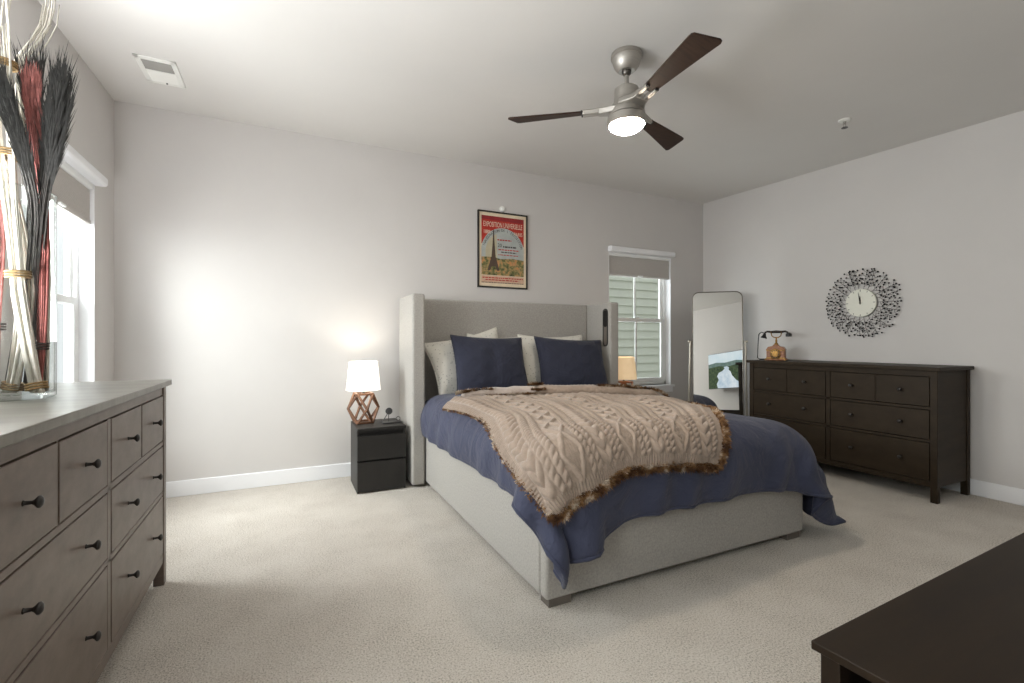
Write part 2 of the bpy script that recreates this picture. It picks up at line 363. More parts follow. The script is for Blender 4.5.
def blind(origin, rotz, w, drop, label):
    t = thing('window_shade', label, 'window shade', origin, rotz)
    b = new_bm(); bx(b, 0.008, w-0.008, 0.0, 0.06, -0.06, -0.008); obj('head_rail', b, M['vinyl'], t, bevel=0.012)
    b = new_bm(); n = 22; hgt = drop-0.085                                   # pleated cellular fabric
    for i in range(n):
        z1 = -0.06-hgt*i/n; z0 = -0.06-hgt*(i+1)/n; zm = (z0+z1)/2
        poly = [(0.022, z1), (0.018, zm), (0.022, z0), (0.040, z0), (0.044, zm), (0.040, z1)]
        A = [b.verts.new((0.012, y, z)) for y, z in poly]; B = [b.verts.new((w-0.012, y, z)) for y, z in poly]
        b.faces.new(A); b.faces.new(list(reversed(B)))
        for k in range(6): b.faces.new((A[k], B[k], B[(k+1) % 6], A[(k+1) % 6]))
    obj('shade_fabric', b, M['shade'], t)
    b = new_bm(); bx(b, 0.01, w-0.01, 0.014, 0.048, -drop, -drop+0.026); r = obj('bottom_rail', b, M['shade'], t, bevel=0.004)
    b = new_bm(); bx(b, w/2-0.035, w/2+0.035, -0.002, 0.014, -drop+0.004, -drop+0.018); obj('pull_tab', b, M['vinyl'], r, bevel=0.004)
    return t
blind((BW[0], YB, BW[3]), 0, BW[1]-BW[0], 0.275, 'grey cellular shade, raised, over the window beside the bed')
blind((XL, LW[0], LW[3]), R(90), LW[1]-LW[0], 0.275, 'grey cellular shade, raised, over the window behind the vase of dried grasses')
# rounded valances at the head of both windows
def valance(origin, rotz, w, label):
    b = new_bm()
    poly = [(0.0, 0.0), (-0.052, 0.0), (-0.064, -0.012), (-0.064, -0.05), (-0.052, -0.062), (0.0, -0.062)]
    A = [b.verts.new((-0.012, y, z)) for y, z in poly]; B = [b.verts.new((w+0.012, y, z)) for y, z in poly]
    b.faces.new(A); b.faces.new(list(reversed(B)))
    for k in range(6): b.faces.new((A[k], B[k], B[(k+1) % 6], A[(k+1) % 6]))
    o = obj('valance', b, M['trim'], bevel=0.006); o.location = origin; o.rotation_euler = (0, 0, rotz)
    return tag(o, label, 'valance')
valance((XL, LW[0], LW[3]+0.035), R(90), LW[1]-LW[0], 'white rounded valance across the head of the window behind the dried grasses')

valance((BW[0], YB, BW[3]+0.035), 0, BW[1]-BW[0], 'white rounded valance across the head of the window beside the bed')

# outside: the house next door, its lap siding seen through the back window
nb = thing('neighbouring_house', 'sage grey lap-sided house wall seen outside the back window', 'house', (4.0, 7.0, -3.0))
b = new_bm(); bx(b, -2.6, 7.0, 0.05, 0.3, 0, 7.2); obj('wall_sheathing', b, M['siding'], nb)
b = new_bm(); e = 0.155
for i in range(46):
    z = i*e
    vv = [b.verts.new(p) for p in ((-2.6, 0.012, z), (7.0, 0.012, z), (7.0, 0.045, z+e*1.08), (-2.6, 0.045, z+e*1.08), (-2.6, 0.05, z), (7.0, 0.05, z))]
    b.faces.new((vv[0], vv[1], vv[2], vv[3])); b.faces.new((vv[4], vv[5], vv[1], vv[0]))
obj('lap_siding', b, M['siding'], nb, norm=False)
b = new_bm(); bx(b, -14, 16, -12, 20, -3.2, -3.0); struct('ground', b, M['ground'])

# ------------------------------------------------------------------ ceiling fittings
def fan():
    cx, cy = 1.725, 2.10; zt = zc(cy)
    t = thing('ceiling_fan', 'three-blade ceiling fan, brushed nickel with dark walnut blades and a lit bowl', 'ceiling fan', (cx, cy, zt))
    Z = lambda z: z-zt
    b = new_bm(); add_lathe(b, [(0.084, 0.002), (0.087, -0.012), (0.087, -0.022), (0.081, -0.026), (0.079, -0.04), (0.070, -0.066), (0.056, -0.086), (0.044, -0.096), (0.034, -0.096)], seg=40)
    obj('canopy', b, M['nickel'], t, smooth='auto')
    b = new_bm(); add_sphere(b, (0, 0, -0.098), 0.027); obj('ball_joint', b, M['nickel_dark'], t, smooth=True)
    b = new_bm(); add_cyl(b, (0, 0, -0.11), (0, 0, Z(2.545)), 0.0125, seg=20); obj('downrod', b, M['nickel'], t, smooth='auto')
    b = new_bm(); add_lathe(b, [(0.02, Z(2.556)), (0.055, Z(2.553)), (0.066, Z(2.545)), (0.068, Z(2.50)), (0.070, Z(2.475)), (0.082, Z(2.455)), (0.096, Z(2.43)), (0.1, Z(2.41)), (0.1, Z(2.395)), (0.06, Z(2.392))], seg=44)
    obj('motor_housing', b, M['nickel'], t, smooth='auto')
    b = new_bm(); add_lathe(b, [(0.06, Z(2.393)), (0.106, Z(2.388)), (0.108, Z(2.35)), (0.1, Z(2.343))], seg=44)
    obj('light_ring', b, M['nickel'], t, smooth='auto')
    b = new_bm(); add_lathe(b, [(0.101, Z(2.354)), (0.1, Z(2.346)), (0.09, Z(2.330)), (0.07, Z(2.317)), (0.04, Z(2.308)), (0.001, Z(2.305))], seg=44)
    obj('light_bowl', b, M['fan_glass'], t, smooth=True)
    for th in (142, 262, 22):
        base = Matrix.Rotation(R(th), 4, 'Z') @ Matrix.Translation((0, 0, Z(2.437))) @ Matrix.Rotation(R(-13), 4, 'X')
        # arm: broad root that forks into two prongs clamping the blade
        b = new_bm()
        add_prism(b, [(0.045, -0.082), (0.075, -0.070), (0.105, -0.054), (0.130, -0.044), (0.155, -0.040), (0.155, 0.040), (0.130, 0.044), (0.105, 0.054), (0.075, 0.070), (0.045, 0.082)], -0.020, 0.012, base)
        for sg in (-1, 1):
            P = [(0.15, sg*0.042), (0.245, sg*0.037), (0.245, sg*0.019), (0.15, sg*0.010)]
            if sg > 0: P = P[::-1]
            add_prism(b, P, -0.016, 0.010, base)
        arm = obj('blade_arm', b, M['nickel'], t, bevel=0.005)
        for sg in (-1, 1):
            b = new_bm(); add_box(b, (0.249, sg*0.028, -0.003), (0.008, 0.019, 0.022))
            for vv in b.verts: vv.co = base @ vv.co
            obj('clamp_tip', b, M['black'], arm)
        r0, r1 = 0.205, 0.665
        pts = [(r0, -0.034), (0.40, -0.053), (0.60, -0.070), (0.628, -0.0705), (0.640, -0.062), (0.672, 0.048), (0.668, 0.062), (0.655, 0.068), (0.56, 0.060), (0.38, 0.046), (r0, 0.034)]
        b = new_bm(); add_prism(b, pts, -0.004, 0.005, base)
        obj('blade', b, M['walnut'], t, bevel=0.002)
fan()
# register
yv0, yv1, xv0, xv1 = 3.365, 3.70, -0.792, -0.588
vt = thing('ceiling_vent', 'white rectangular air register with louvres, flush with the ceiling', 'air vent', ((xv0+xv1)/2, (yv0+yv1)/2, zc((yv0+yv1)/2)))
vt.rotation_euler = (math.atan(0.031), 0, 0)
b = new_bm(); W2, L2 = (xv1-xv0)/2, (yv1-yv0)/2
bx(b, -W2, W2, -L2, -L2+0.035, -0.008, 0.0); bx(b, -W2, W2, L2-0.035, L2, -0.008, 0.0)
bx(b, -W2, -W2+0.028, -L2, L2, -0.008, 0.0); bx(b, W2-0.028, W2, -L2, L2, -0.008, 0.0); bx(b, -W2, W2, -0.006, 0.006, -0.008, 0.0)
obj('face_plate', b, M['plate_white'], vt, bevel=0.002)
b = new_bm(); bx(b, -W2+0.02, W2-0.02, -L2+0.02, L2-0.02, 0.0005, 0.002); obj('duct_interior', b, M['vent_shade'], vt)
b1 = new_bm(); b2 = new_bm()
for i in range(8):
    add_box(b1, (0, -L2+0.045+i*0.0145, -0.004), (2*W2-0.056, 0.011, 0.0012), Matrix.Rotation(R(-48), 3, 'X'))
    add_box(b2, (0, L2-0.041-i*0.0148, -0.005), (2*W2-0.056, 0.0165, 0.0012), Matrix.Rotation(R(-12), 3, 'X'))
obj('louvres', b1, M['vent_shade'], vt); obj('louvres', b2, M['plate_white'], vt)  # near louvres get their shade as a darker grey, far ones stay white
b = new_bm(); bx(b, 0.0, 0.010, L2-0.032, L2-0.027, -0.016, -0.006); obj('damper_lever', b, M['gray_metal'], vt, bevel=0.002)
# fire sprinkler
sx, sy = 3.66, 2.03
sp = thing('sprinkler_head', 'small white pendant sprinkler head on the ceiling right of the fan', 'sprinkler', (sx, sy, zc(sy)))
b = new_bm(); add_lathe(b, [(0.04, 0.001), (0.040, -0.003), (0.034, -0.010), (0.018, -0.013), (0.01, -0.013)], seg=28); obj('escutcheon', b, M['plate_white'], sp, smooth='auto')
b = new_bm(); add_cyl(b, (0, 0, -0.01), (0, 0, -0.03), 0.010, 0.008, 14)
for sg in (-1, 1): add_tube(b, [(sg*0.008, 0, -0.028), (sg*0.017, 0, -0.038), (sg*0.013, 0, -0.05), (0, 0, -0.056)], 0.0028, 6)
obj('sprinkler_body', b, M['nickel'], sp, smooth='auto')
b = new_bm(); add_lathe(b, [(0.001, -0.055), (0.02, -0.056), (0.021, -0.059), (0.001, -0.0595)], seg=18); obj('deflector', b, M['gray_metal'], sp, smooth='auto')

# ------------------------------------------------------------------ dressers (local: x along width, y = depth with the front at y=0 facing -y)
KN = None
def knob_mesh():
    global KN
    if KN is None:
        bm = new_bm()
        add_lathe(bm, [(0.007, 0.0), (0.0048, 0.003), (0.0042, 0.015), (0.008, 0.020), (0.0135, 0.025), (0.0135, 0.029), (0.008, 0.033), (0.001, 0.034)], seg=18, axis=Matrix.Rotation(R(90), 3, 'X'))
        bmesh.ops.recalc_face_normals(bm, faces=bm.faces[:])
        KN = bpy.data.meshes.new('drawer_knob'); bm.to_mesh(KN); bm.free(); KN.materials.append(M['knob'])
        for p in KN.polygons: p.use_smooth = True
    return KN
def knob(parent, x, z, y=-0.0):
    o = bpy.data.objects.new('knob', knob_mesh()); COL.objects.link(o); o.parent = parent; o.location = (x, y, z)
def dresser(label, loc, rotz, mw, mt, w=1.60):
    t = thing('dresser', label, 'dresser', loc, rotz)
    d, h = 0.50, 0.95; x1 = w/2
    b = new_bm(); bx(b, -x1, x1, -0.018, d-0.02, h-0.026, h); obj('top', b, mt, t, bevel=0.003)
    bi = x1-0.022
    for sx in (-1, 1):
        for y0, y1 in ((0.0, 0.042), (d-0.067, d-0.025)):
            b = new_bm(); xa = sx*bi; xb = sx*(bi-0.042); bx(b, min(xa, xb), max(xa, xb), y0, y1, 0, h-0.026); obj('leg', b, mw, t, bevel=0.003)
    for sx in (-1, 1):
        b = new_bm(); xa = sx*(bi-0.006); xb = sx*(bi-0.024); bx(b, min(xa, xb), max(xa, xb), 0.042, d-0.067, 0.11, h-0.026); obj('side_panel', b, mw, t)
    b = new_bm(); bx(b, -bi+0.03, bi-0.03, d-0.045, d-0.03, 0.12, h-0.026); obj('back_panel', b, mw, t)
    xi = bi-0.042; rows = [(0.673, 0.878), (0.441, 0.645), (0.150, 0.414)]
    b = new_bm()                                  # front frame rails, centre stile and dark interior behind the gaps
    bx(b, -xi, xi, 0.006, 0.045, 0.882, h-0.026)
    bx(b, -xi, xi, 0.004, 0.045, 0.649, 0.669); bx(b, -xi, xi, 0.004, 0.045, 0.418, 0.437)
    bx(b, -xi, xi, 0.004, 0.045, 0.105, 0.146); bx(b, -0.016, 0.016, 0.004, 0.045, 0.146, 0.882)
    obj('front_frame', b, mw, t, bevel=0.002)
    b = new_bm(); bx(b, -xi, xi, 0.03, 0.04, 0.146, 0.88); obj('drawer_cavity', b, M['gap'], t)
    def drawer(xa, xb, z0, z1, knobs):
        b = new_bm(); bx(b, xa, xb, 0.003, 0.022, z0, z1); o = obj('drawer', b, mw, t, bevel=0.002)
        for kx in knobs: knob(o, kx, (z0+z1)/2+0.005, 0.003)
    g = 0.005
    for sx in (-1, 1):
        lo, hi = (0.016+g, xi-g) if sx > 0 else (-xi+g, -0.016-g); mid = (lo+hi)/2
        drawer(lo, mid-0.006, *rows[0], [(lo+mid)/2]); drawer(mid+0.006, hi, *rows[0], [(mid+hi)/2])
        for r in rows[1:]:
            drawer(lo, hi, *r, [lo+(hi-lo)*0.25, lo+(hi-lo)*0.75])
    for sx in (-1, 1):
        b = new_bm(); mid = sx*(0.016+xi)/2; bx(b, mid-0.0045, mid+0.0045, 0.006, 0.04, 0.669, 0.882); obj('drawer_divider', b, mw, t)
    return t
DL = dresser('grey-brown wooden dresser in the left foreground, holding a glass vase of dried grasses', (-0.508, 1.925, 0), R(90), M['gray_wood'], M['gray_wood_top_reflection'])
DR = dresser('dark brown wooden dresser against the right wall, an old telephone on top', (4.07, 2.39, 0), R(-90), M['dark_wood'], M['dark_wood'], 1.51)

# ------------------------------------------------------------------ low console at lower right
def bench():
    x0, y1, h = 0.998, 0.620, 0.50; w, d = 1.5, 0.56; rz = R(2.2)
    t = thing('console_table', 'black-brown low console table at the lower right edge of the view', 'console', (x0+w/2*math.cos(rz)+d/2*math.sin(rz), y1+w/2*math.sin(rz)-d/2*math.cos(rz), 0), rz)
    X, Y = w/2, d/2
    b = new_bm(); bx(b, -X, X, -Y, Y, h-0.018, h); obj('top', b, M['bench_wood'], t, bevel=0.002)
    for sx in (-1, 1):
        for sy in (-1, 1):
            b = new_bm(); add_box(b, (sx*(X-0.034), sy*(Y-0.030), (h-0.018)/2), (0.038, 0.038, h-0.018)); obj('leg', b, M['bench_wood'], t, bevel=0.002)
    for sx in (-1, 1):
        b = new_bm(); xa = sx*(X-0.030); bx(b, min(xa, xa-sx*0.016), max(xa, xa-sx*0.016), -Y+0.049, Y-0.049, 0.05, h-0.075); obj('side_panel', b, M['bench_wood'], t, bevel=0.008)
    b = new_bm(); bx(b, -X+0.053, X-0.053, Y-0.035, Y-0.022, 0.05, h-0.018); obj('back_panel', b, M['bench_wood'], t)
    b = new_bm(); bx(b, -X+0.05, X-0.05, -Y+0.05, Y-0.05, 0.05, 0.068); bx(b, -X+0.05, X-0.05, -Y+0.05, Y-0.05, 0.26, 0.276); obj('shelf', b, M['bench_wood'], t)
    b = new_bm(); bx(b, -0.009, 0.009, -Y+0.06, Y-0.05, 0.068, h-0.018); obj('divider', b, M['bench_wood'], t)
bench()

# ------------------------------------------------------------------ television on the rear wall (seen in the mirror)
def tv():
    w, h = 1.23, 0.70; yaw = R(15)
    ex, ey, ez = 1.05, -0.30, 1.28
    c = (ex+math.cos(yaw)*w/2, ey+math.sin(yaw)*w/2, ez)
    t = thing('television', 'flat-screen television on a wall arm showing a river through forest, seen in the mirror', 'television', c, yaw+PI)
    # local: x to the viewer's right, screen faces -y, z centred
    b = new_bm(); bx(b, -w/2, w/2, 0.0, 0.035, -h/2, h/2); obj('casing', b, M['black'], t, bevel=0.004)
    s = new_bm(); bx(s, -w/2+0.008, w/2-0.008, -0.002, 0.001, -h/2+0.014, h/2-0.008); scr = obj('screen', s, M['s_sky'], t)
    def flat(name, poly, m, off):
        b = new_bm(); add_prism(b, [(x*w/2*0.985, z*h/2*0.97) for x, z in poly], 0, 0.0006, Matrix.Translation((0, -0.0026-off, 0)) @ Matrix.Rotation(R(90), 4, 'X')); obj(name, b, m, scr)
    flat('far_hills', [(-1, -0.1), (1, -0.1), (1, 0.42), (0.6, 0.5), (0.2, 0.44), (-0.3, 0.52), (-0.7, 0.44), (-1, 0.5)], M['s_far'], 0)
    flat('forest', [(-1, -1), (1, -1), (1, 0.2), (0.5, 0.28), (0.1, 0.2), (-0.4, 0.3), (-1, 0.22)], M['s_forest'], 0.0008)
    flat('river', [(-0.62, -1), (0.55, -1), (0.60, -0.75), (0.50, -0.52), (0.58, -0.3), (0.50, -0.12), (0.32, -0.02), (0.22, 0.1), (0.26, 0.2), (0.12, 0.22), (0.02, 0.14), (0.04, 0.02), (-0.06, -0.12), (-0.1, -0.3), (-0.2, -0.45), (-0.3, -0.6), (-0.5, -0.75)], M['s_river'], 0.0016)
    b = new_bm(); bx(b, -0.2, 0.2, 0.035, 0.05, -0.15, 0.15); obj('mount_plate', b, M['black'], t)
    dist = (c[1]-YR)/math.cos(yaw)
    b = new_bm(); add_box(b, (0, 0.05+(dist-0.05)/2, 0), (0.05, dist-0.05, 0.04)); obj('mount_arm', b, M['black'], t)
tv()

# ------------------------------------------------------------------ bedside tables
def nightstand(label, loc):
    t = thing('nightstand', label, 'nightstand', loc, 0, 'black two-drawer nightstands')
    w, d, h = 0.36, 0.39, 0.485; X = w/2
    b = new_bm()
    bx(b, -X, -X+0.015, 0.018, d, 0, h-0.016); bx(b, X-0.015, X, 0.018, d, 0, h-0.016); bx(b, -X+0.015, X-0.015, d-0.012, d, 0.02, h-0.016)
    bx(b, -X+0.015, X-0.015, 0.03, d, 0.012, 0.03); bx(b, -X+0.015, X-0.015, 0.04, 0.05, 0.02, h-0.016)
    obj('carcass', b, M['black_ash'], t, bevel=0.0015)
    b = new_bm(); bx(b, -X, X, 0, d, h-0.018, h); obj('top', b, M['black_ash'], t, bevel=0.002)
    for z0, z1 in ((0.245, 0.425), (0.012, 0.232)):
        b = new_bm(); bx(b, -X+0.002, X-0.002, 0.0, 0.018, z0, z1); o = obj('drawer', b, M['black_ash'], t, bevel=0.0015)
        b = new_bm(); bx(b, -X+0.02, X-0.02, 0.018, 0.034, z1-0.05, z1+0.01); obj('grip_recess', b, M['gap'], o)
    return t
NSL = (0.655, 3.615, 0); NSR = (3.115, 3.66, 0)
n1 = nightstand('black two-drawer nightstand left of the bed, against the back wall', NSL)
n2 = dup(n1, NSR, 0, 'black two-drawer nightstand right of the bed, hidden behind the headboard wing below the window')

def table_lamp(label, loc, shade_m, power, color, seedrot):
    ZS = 1.34
    t = thing('table_lamp', label, 'table lamp', loc, seedrot, 'lattice-base table lamps')
    s = 0.083; z0 = s+0.006
    V = []
    for a, bq in ((1, 2), (1, 3), (2, 3)):
        pass
    pts = [(x, y, z) for x in (-1, 0, 1) for y in (-1, 0, 1) for z in (-1, 0, 1) if abs(x)+abs(y)+abs(z) == 2]
    b = new_bm()
    for i in range(12):
        for j in range(i+1, 12):
            p, q = Vector(pts[i]), Vector(pts[j])
            if abs((p-q).length-math.sqrt(2)) < 1e-3:
                P = p*s+Vector((0, 0, z0)); Q = q*s+Vector((0, 0, z0)); P.z *= ZS; Q.z *= ZS; dd = (Q-P)
                m = dd.to_track_quat('Z', 'Y').to_matrix()
                add_box(b, (P+Q)/2, (0.0155, 0.0155, dd.length+0.012), m)
    obj('lattice_base', b, M['lamp_wood'], t, bevel=0.0015)
    b = new_bm(); add_cyl(b, (0, 0, 0.225), (0, 0, 0.32), 0.009, seg=14); add_cyl(b, (0, 0, 0.28), (0, 0, 0.34), 0.017, seg=16)
    add_box(b, (0, 0, 0.228), (0.11, 0.012, 0.012), Matrix.Rotation(R(45), 3, 'Z'))
    obj('lamp_socket', b, M['gray_metal'], t, smooth='auto')
    b = new_bm(); add_sphere(b, (0, 0, 0.365), 0.03, (1, 1, 1.25)); obj('bulb', b, M['bulb'], t, smooth=True)
    b = new_bm(); n = 48; r0, r1, h0, h1 = 0.132, 0.109, 0.262, 0.486
    prof = [(r0, h0), (r0-0.002, h0), (r1-0.002, h1), (r1, h1)]
    rg = add_lathe(b, [(r0, h0), (r1, h1), (r1-0.003, h1), (r0-0.003, h0), (r0, h0)], seg=n)
    obj('lampshade', b, shade_m, t, smooth='auto')
    b = new_bm()
    for k in range(3):
        a = 2*PI*k/3; add_cyl(b, (0, 0, 0.33), (0.13*math.cos(a), 0.13*math.sin(a), 0.33), 0.0018, seg=6)
    obj('shade_spider', b, M['gray_metal'], t)
    lamp('table_lamp_light', 'POINT', (loc[0], loc[1], loc[2]+0.40), power, color, radius=0.04)
    return t
table_lamp('lit table lamp with wooden lattice base on the nightstand left of the bed', (0.556, 3.875, 0.485), M['lampshade_on'], 4.0, (1, 0.93, 0.84), R(50))
table_lamp('dim beige-shaded lattice-base table lamp right of the bed, in front of the window', (3.125, 3.85, 0.485), M['lampshade_warm'], 0.6, (1, 0.85, 0.65), R(50))
# little metal stand
ms = thing('charging_stand', 'small grey metal stand with a round disc on slanted rods beside the lit lamp', 'stand', (0.735, 3.77, 0.485), R(8))
b = new_bm(); add_box(b, (0.02, 0, 0.006), (0.15, 0.06, 0.012)); obj('base_tray', b, M['gray_metal'], ms, bevel=0.003)
b = new_bm(); add_tube(b, [(-0.055, 0, 0.012), (-0.005, 0.0, 0.085)], 0.0035, 8); add_tube(b, [(-0.005, 0, 0.012), (-0.001, 0, 0.085)], 0.0035, 8); obj('rods', b, M['gray_metal'], ms, smooth='auto')
b = new_bm(); add_cyl(b, (0, -0.006, 0.095), (0, 0.006, 0.095), 0.027, seg=28); add_cyl(b, (0, -0.009, 0.095), (0, -0.005, 0.095), 0.016, seg=24); obj('disc', b, M['gray_metal'], ms, bevel=0.001)
b = new_bm(); add_tube(b, [(0.075+0.016*math.cos(2*PI*i/20), 0, 0.029+0.016*math.sin(2*PI*i/20)) for i in range(20)], 0.003, 6, True); obj('ring', b, M['nickel_dark'], ms, smooth='auto')

# ------------------------------------------------------------------ picture, wall button
def text_mesh(body, size, font_scale_x=1.0):
    cu = bpy.data.curves.new('txt', 'FONT'); cu.body = body; cu.size = size; cu.align_x = 'CENTER'; cu.align_y = 'CENTER'; cu.extrude = 0.0004; cu.resolution_u = 3
    o = bpy.data.objects.new('txt', cu); COL.objects.link(o)
    dg = bpy.context.evaluated_depsgraph_get(); dg.update()
    me = bpy.data.meshes.new_from_object(o.evaluated_get(dg)); bpy.data.objects.remove(o); bpy.data.curves.remove(cu)
    return me
def poster():
    x0, x1, z0, z1 = 1.63, 2.155, 1.645, 2.375
    w, h = x1-x0, z1-z0
    t = thing('framed_poster', 'framed vintage exposition poster in red and cream above the headboard', 'poster', ((x0+x1)/2, YB, (z0+z1)/2))
    b = new_bm(); f = 0.013
    for p in ((-w/2, -w/2+f, -h/2, h/2), (w/2-f, w/2, -h/2, h/2), (-w/2, w/2, h/2-f, h/2), (-w/2, w/2, -h/2, -h/2+f)): bx(b, p[0], p[1], -0.024, 0, p[2], p[3])
    obj('frame', b, M['frame_black'], t, bevel=0.001)
    b = new_bm(); bx(b, -w/2+f, w/2-f, -0.012, -0.002, -h/2+f, h/2-f); pr = obj('print', b, M['paper'], t)
    RX = Matrix.Rotation(R(90), 4, 'X')
    iw, ih = w/2-0.038, h/2-0.045
    def patch(name, poly, m, k):
        b = new_bm(); add_prism(b, poly, 0, 0.0004, Matrix.Translation((0, -0.0121-0.0005*k, 0)) @ RX); return obj(name, b, m, pr)
    patch('red_field', [(-iw, 0.05), (iw, 0.05), (iw, ih), (-iw, ih)], M['p_red'], 0)
    patch('header_band', [(-iw, ih-0.035), (iw, ih-0.045), (iw, ih), (-iw, ih)], M['p_darkred'], 1)
    ar = iw*1.02; ac = -0.02
    arc = [(ar*math.cos(a), ac+ar*1.02*math.sin(a)) for a in np.linspace(0, PI, 40)]
    arc = [(max(-iw, min(iw, x)), z) for x, z in arc]
    patch('arch', arc + [(-iw, -0.10), (iw, -0.10)], M['p_gray'], 1)
    ri = ar*0.80
    patch('hazy_sky', [(ri*math.cos(a), ac+ri*math.sin(a)) for a in np.linspace(PI*0.62, PI, 20)] + [(-ri, -0.095), (-0.06, -0.095)], M['p_sky'], 2)
    zl = ih-0.005; 
    patch('landscape', [(-iw, -ih+0.075), (iw, -ih+0.075), (iw, -0.085), (0.1, -0.075), (-0.02, -0.085), (-0.12, -0.07), (-iw, -0.075)], M['p_land'], 2.9)
    patch('caption_band', [(-iw, -ih), (iw, -ih), (iw, -ih+0.07), (-iw, -ih+0.07)], M['p_pink'], 2)
    tx = -0.10
    patch('tower', [(tx-0.062, -0.20), (tx-0.035, -0.20), (tx-0.022, -0.16), (tx+0.022, -0.16), (tx+0.035, -0.20), (tx+0.062, -0.20), (tx+0.03, -0.09), (tx+0.034, -0.085), (tx+0.022, -0.07), (tx+0.010, 0.06), (tx+0.004, 0.19), (tx-0.004, 0.19), (tx-0.010, 0.06), (tx-0.022, -0.07), (tx-0.034, -0.085), (tx-0.03, -0.09)], M['p_tower'], 3.8)
    def put(body, size, x, z, m, sx=1.0, k=4, ang=0):
        me = text_mesh(body, size); me.transform(Matrix.Translation((x, -0.0121-0.0005*k, z)) @ RX @ Matrix.Rotation(ang, 4, 'Z') @ Matrix.Diagonal((sx, 1, 1, 1))); return me
    def letters(meshes, m):
        b = new_bm()
        for me in meshes: b.from_mesh(me); bpy.data.meshes.remove(me)
        obj('lettering', b, m, pr, norm=False)
    letters([put('EXPOSITION UNIVERSELLE', 0.070, 0, ih-0.082, None, 0.50)], M['p_cream'])
    letters([put('1889', 0.05, -iw+0.055, ih-0.155, None, 0.75)], M['p_cream']); letters([put('PARIS', 0.05, iw-0.062, ih-0.155, None, 0.75)], M['p_cream'])
    word = "INAUGURATION DE L'EXPOSITION"; ms_ = []
    for i, ch in enumerate(word):
        a = R(164)-i/(len(word)-1)*R(148)
        if ch != ' ': ms_.append(put(ch, 0.036, ar*0.90*math.cos(a), ac+ar*0.92*math.sin(a), None, 0.8, 4, a-PI/2))
    letters(ms_, M['p_black'])
    letters([put('20', 0.05, -0.035, 0.045, None, 0.9)], M['p_black'])
    rr = random.Random(3)
    def strokes(z, xa, xb, hh, m):                 # small print too fine to read
        b = new_bm(); x = xa
        while x < xb:
            ww = rr.uniform(0.012, 0.035); bx(b, x, min(xb, x+ww), -0.0146, -0.0142, z-hh/2, z+hh/2); x += ww+0.006
        obj('fine_print', b, m, pr)
    strokes(0.098, -0.06, 0.09, 0.012, M['p_red']); strokes(0.035, 0.0, 0.145, 0.014, M['p_black'])
    strokes(0.005, -0.05, 0.17, 0.010, M['p_red']); strokes(-0.018, -0.02, 0.14, 0.010, M['p_black']); strokes(-0.045, -0.05, 0.16, 0.008, M['p_red'])
    strokes(-ih+0.05, -iw+0.01, iw-0.01, 0.010, M['p_red']); strokes(-ih+0.03, -iw+0.04, iw-0.06, 0.010, M['p_red'])
    strokes(-ih+0.004, -iw, iw, 0.006, M['p_black'])
poster()
b = new_bm(); add_lathe(b, [(0.028, 0.0), (0.028, 0.012), (0.022, 0.020), (0.010, 0.024), (0.001, 0.0245)], seg=28, axis=Matrix.Rotation(R(90), 3, 'X'))
o = obj('wall_button', b, M['plate_white'], smooth='auto'); o.location = (1.888, YB, 2.412)
tag(o, 'small round white button fixed to the wall just above the framed poster', 'wall button')

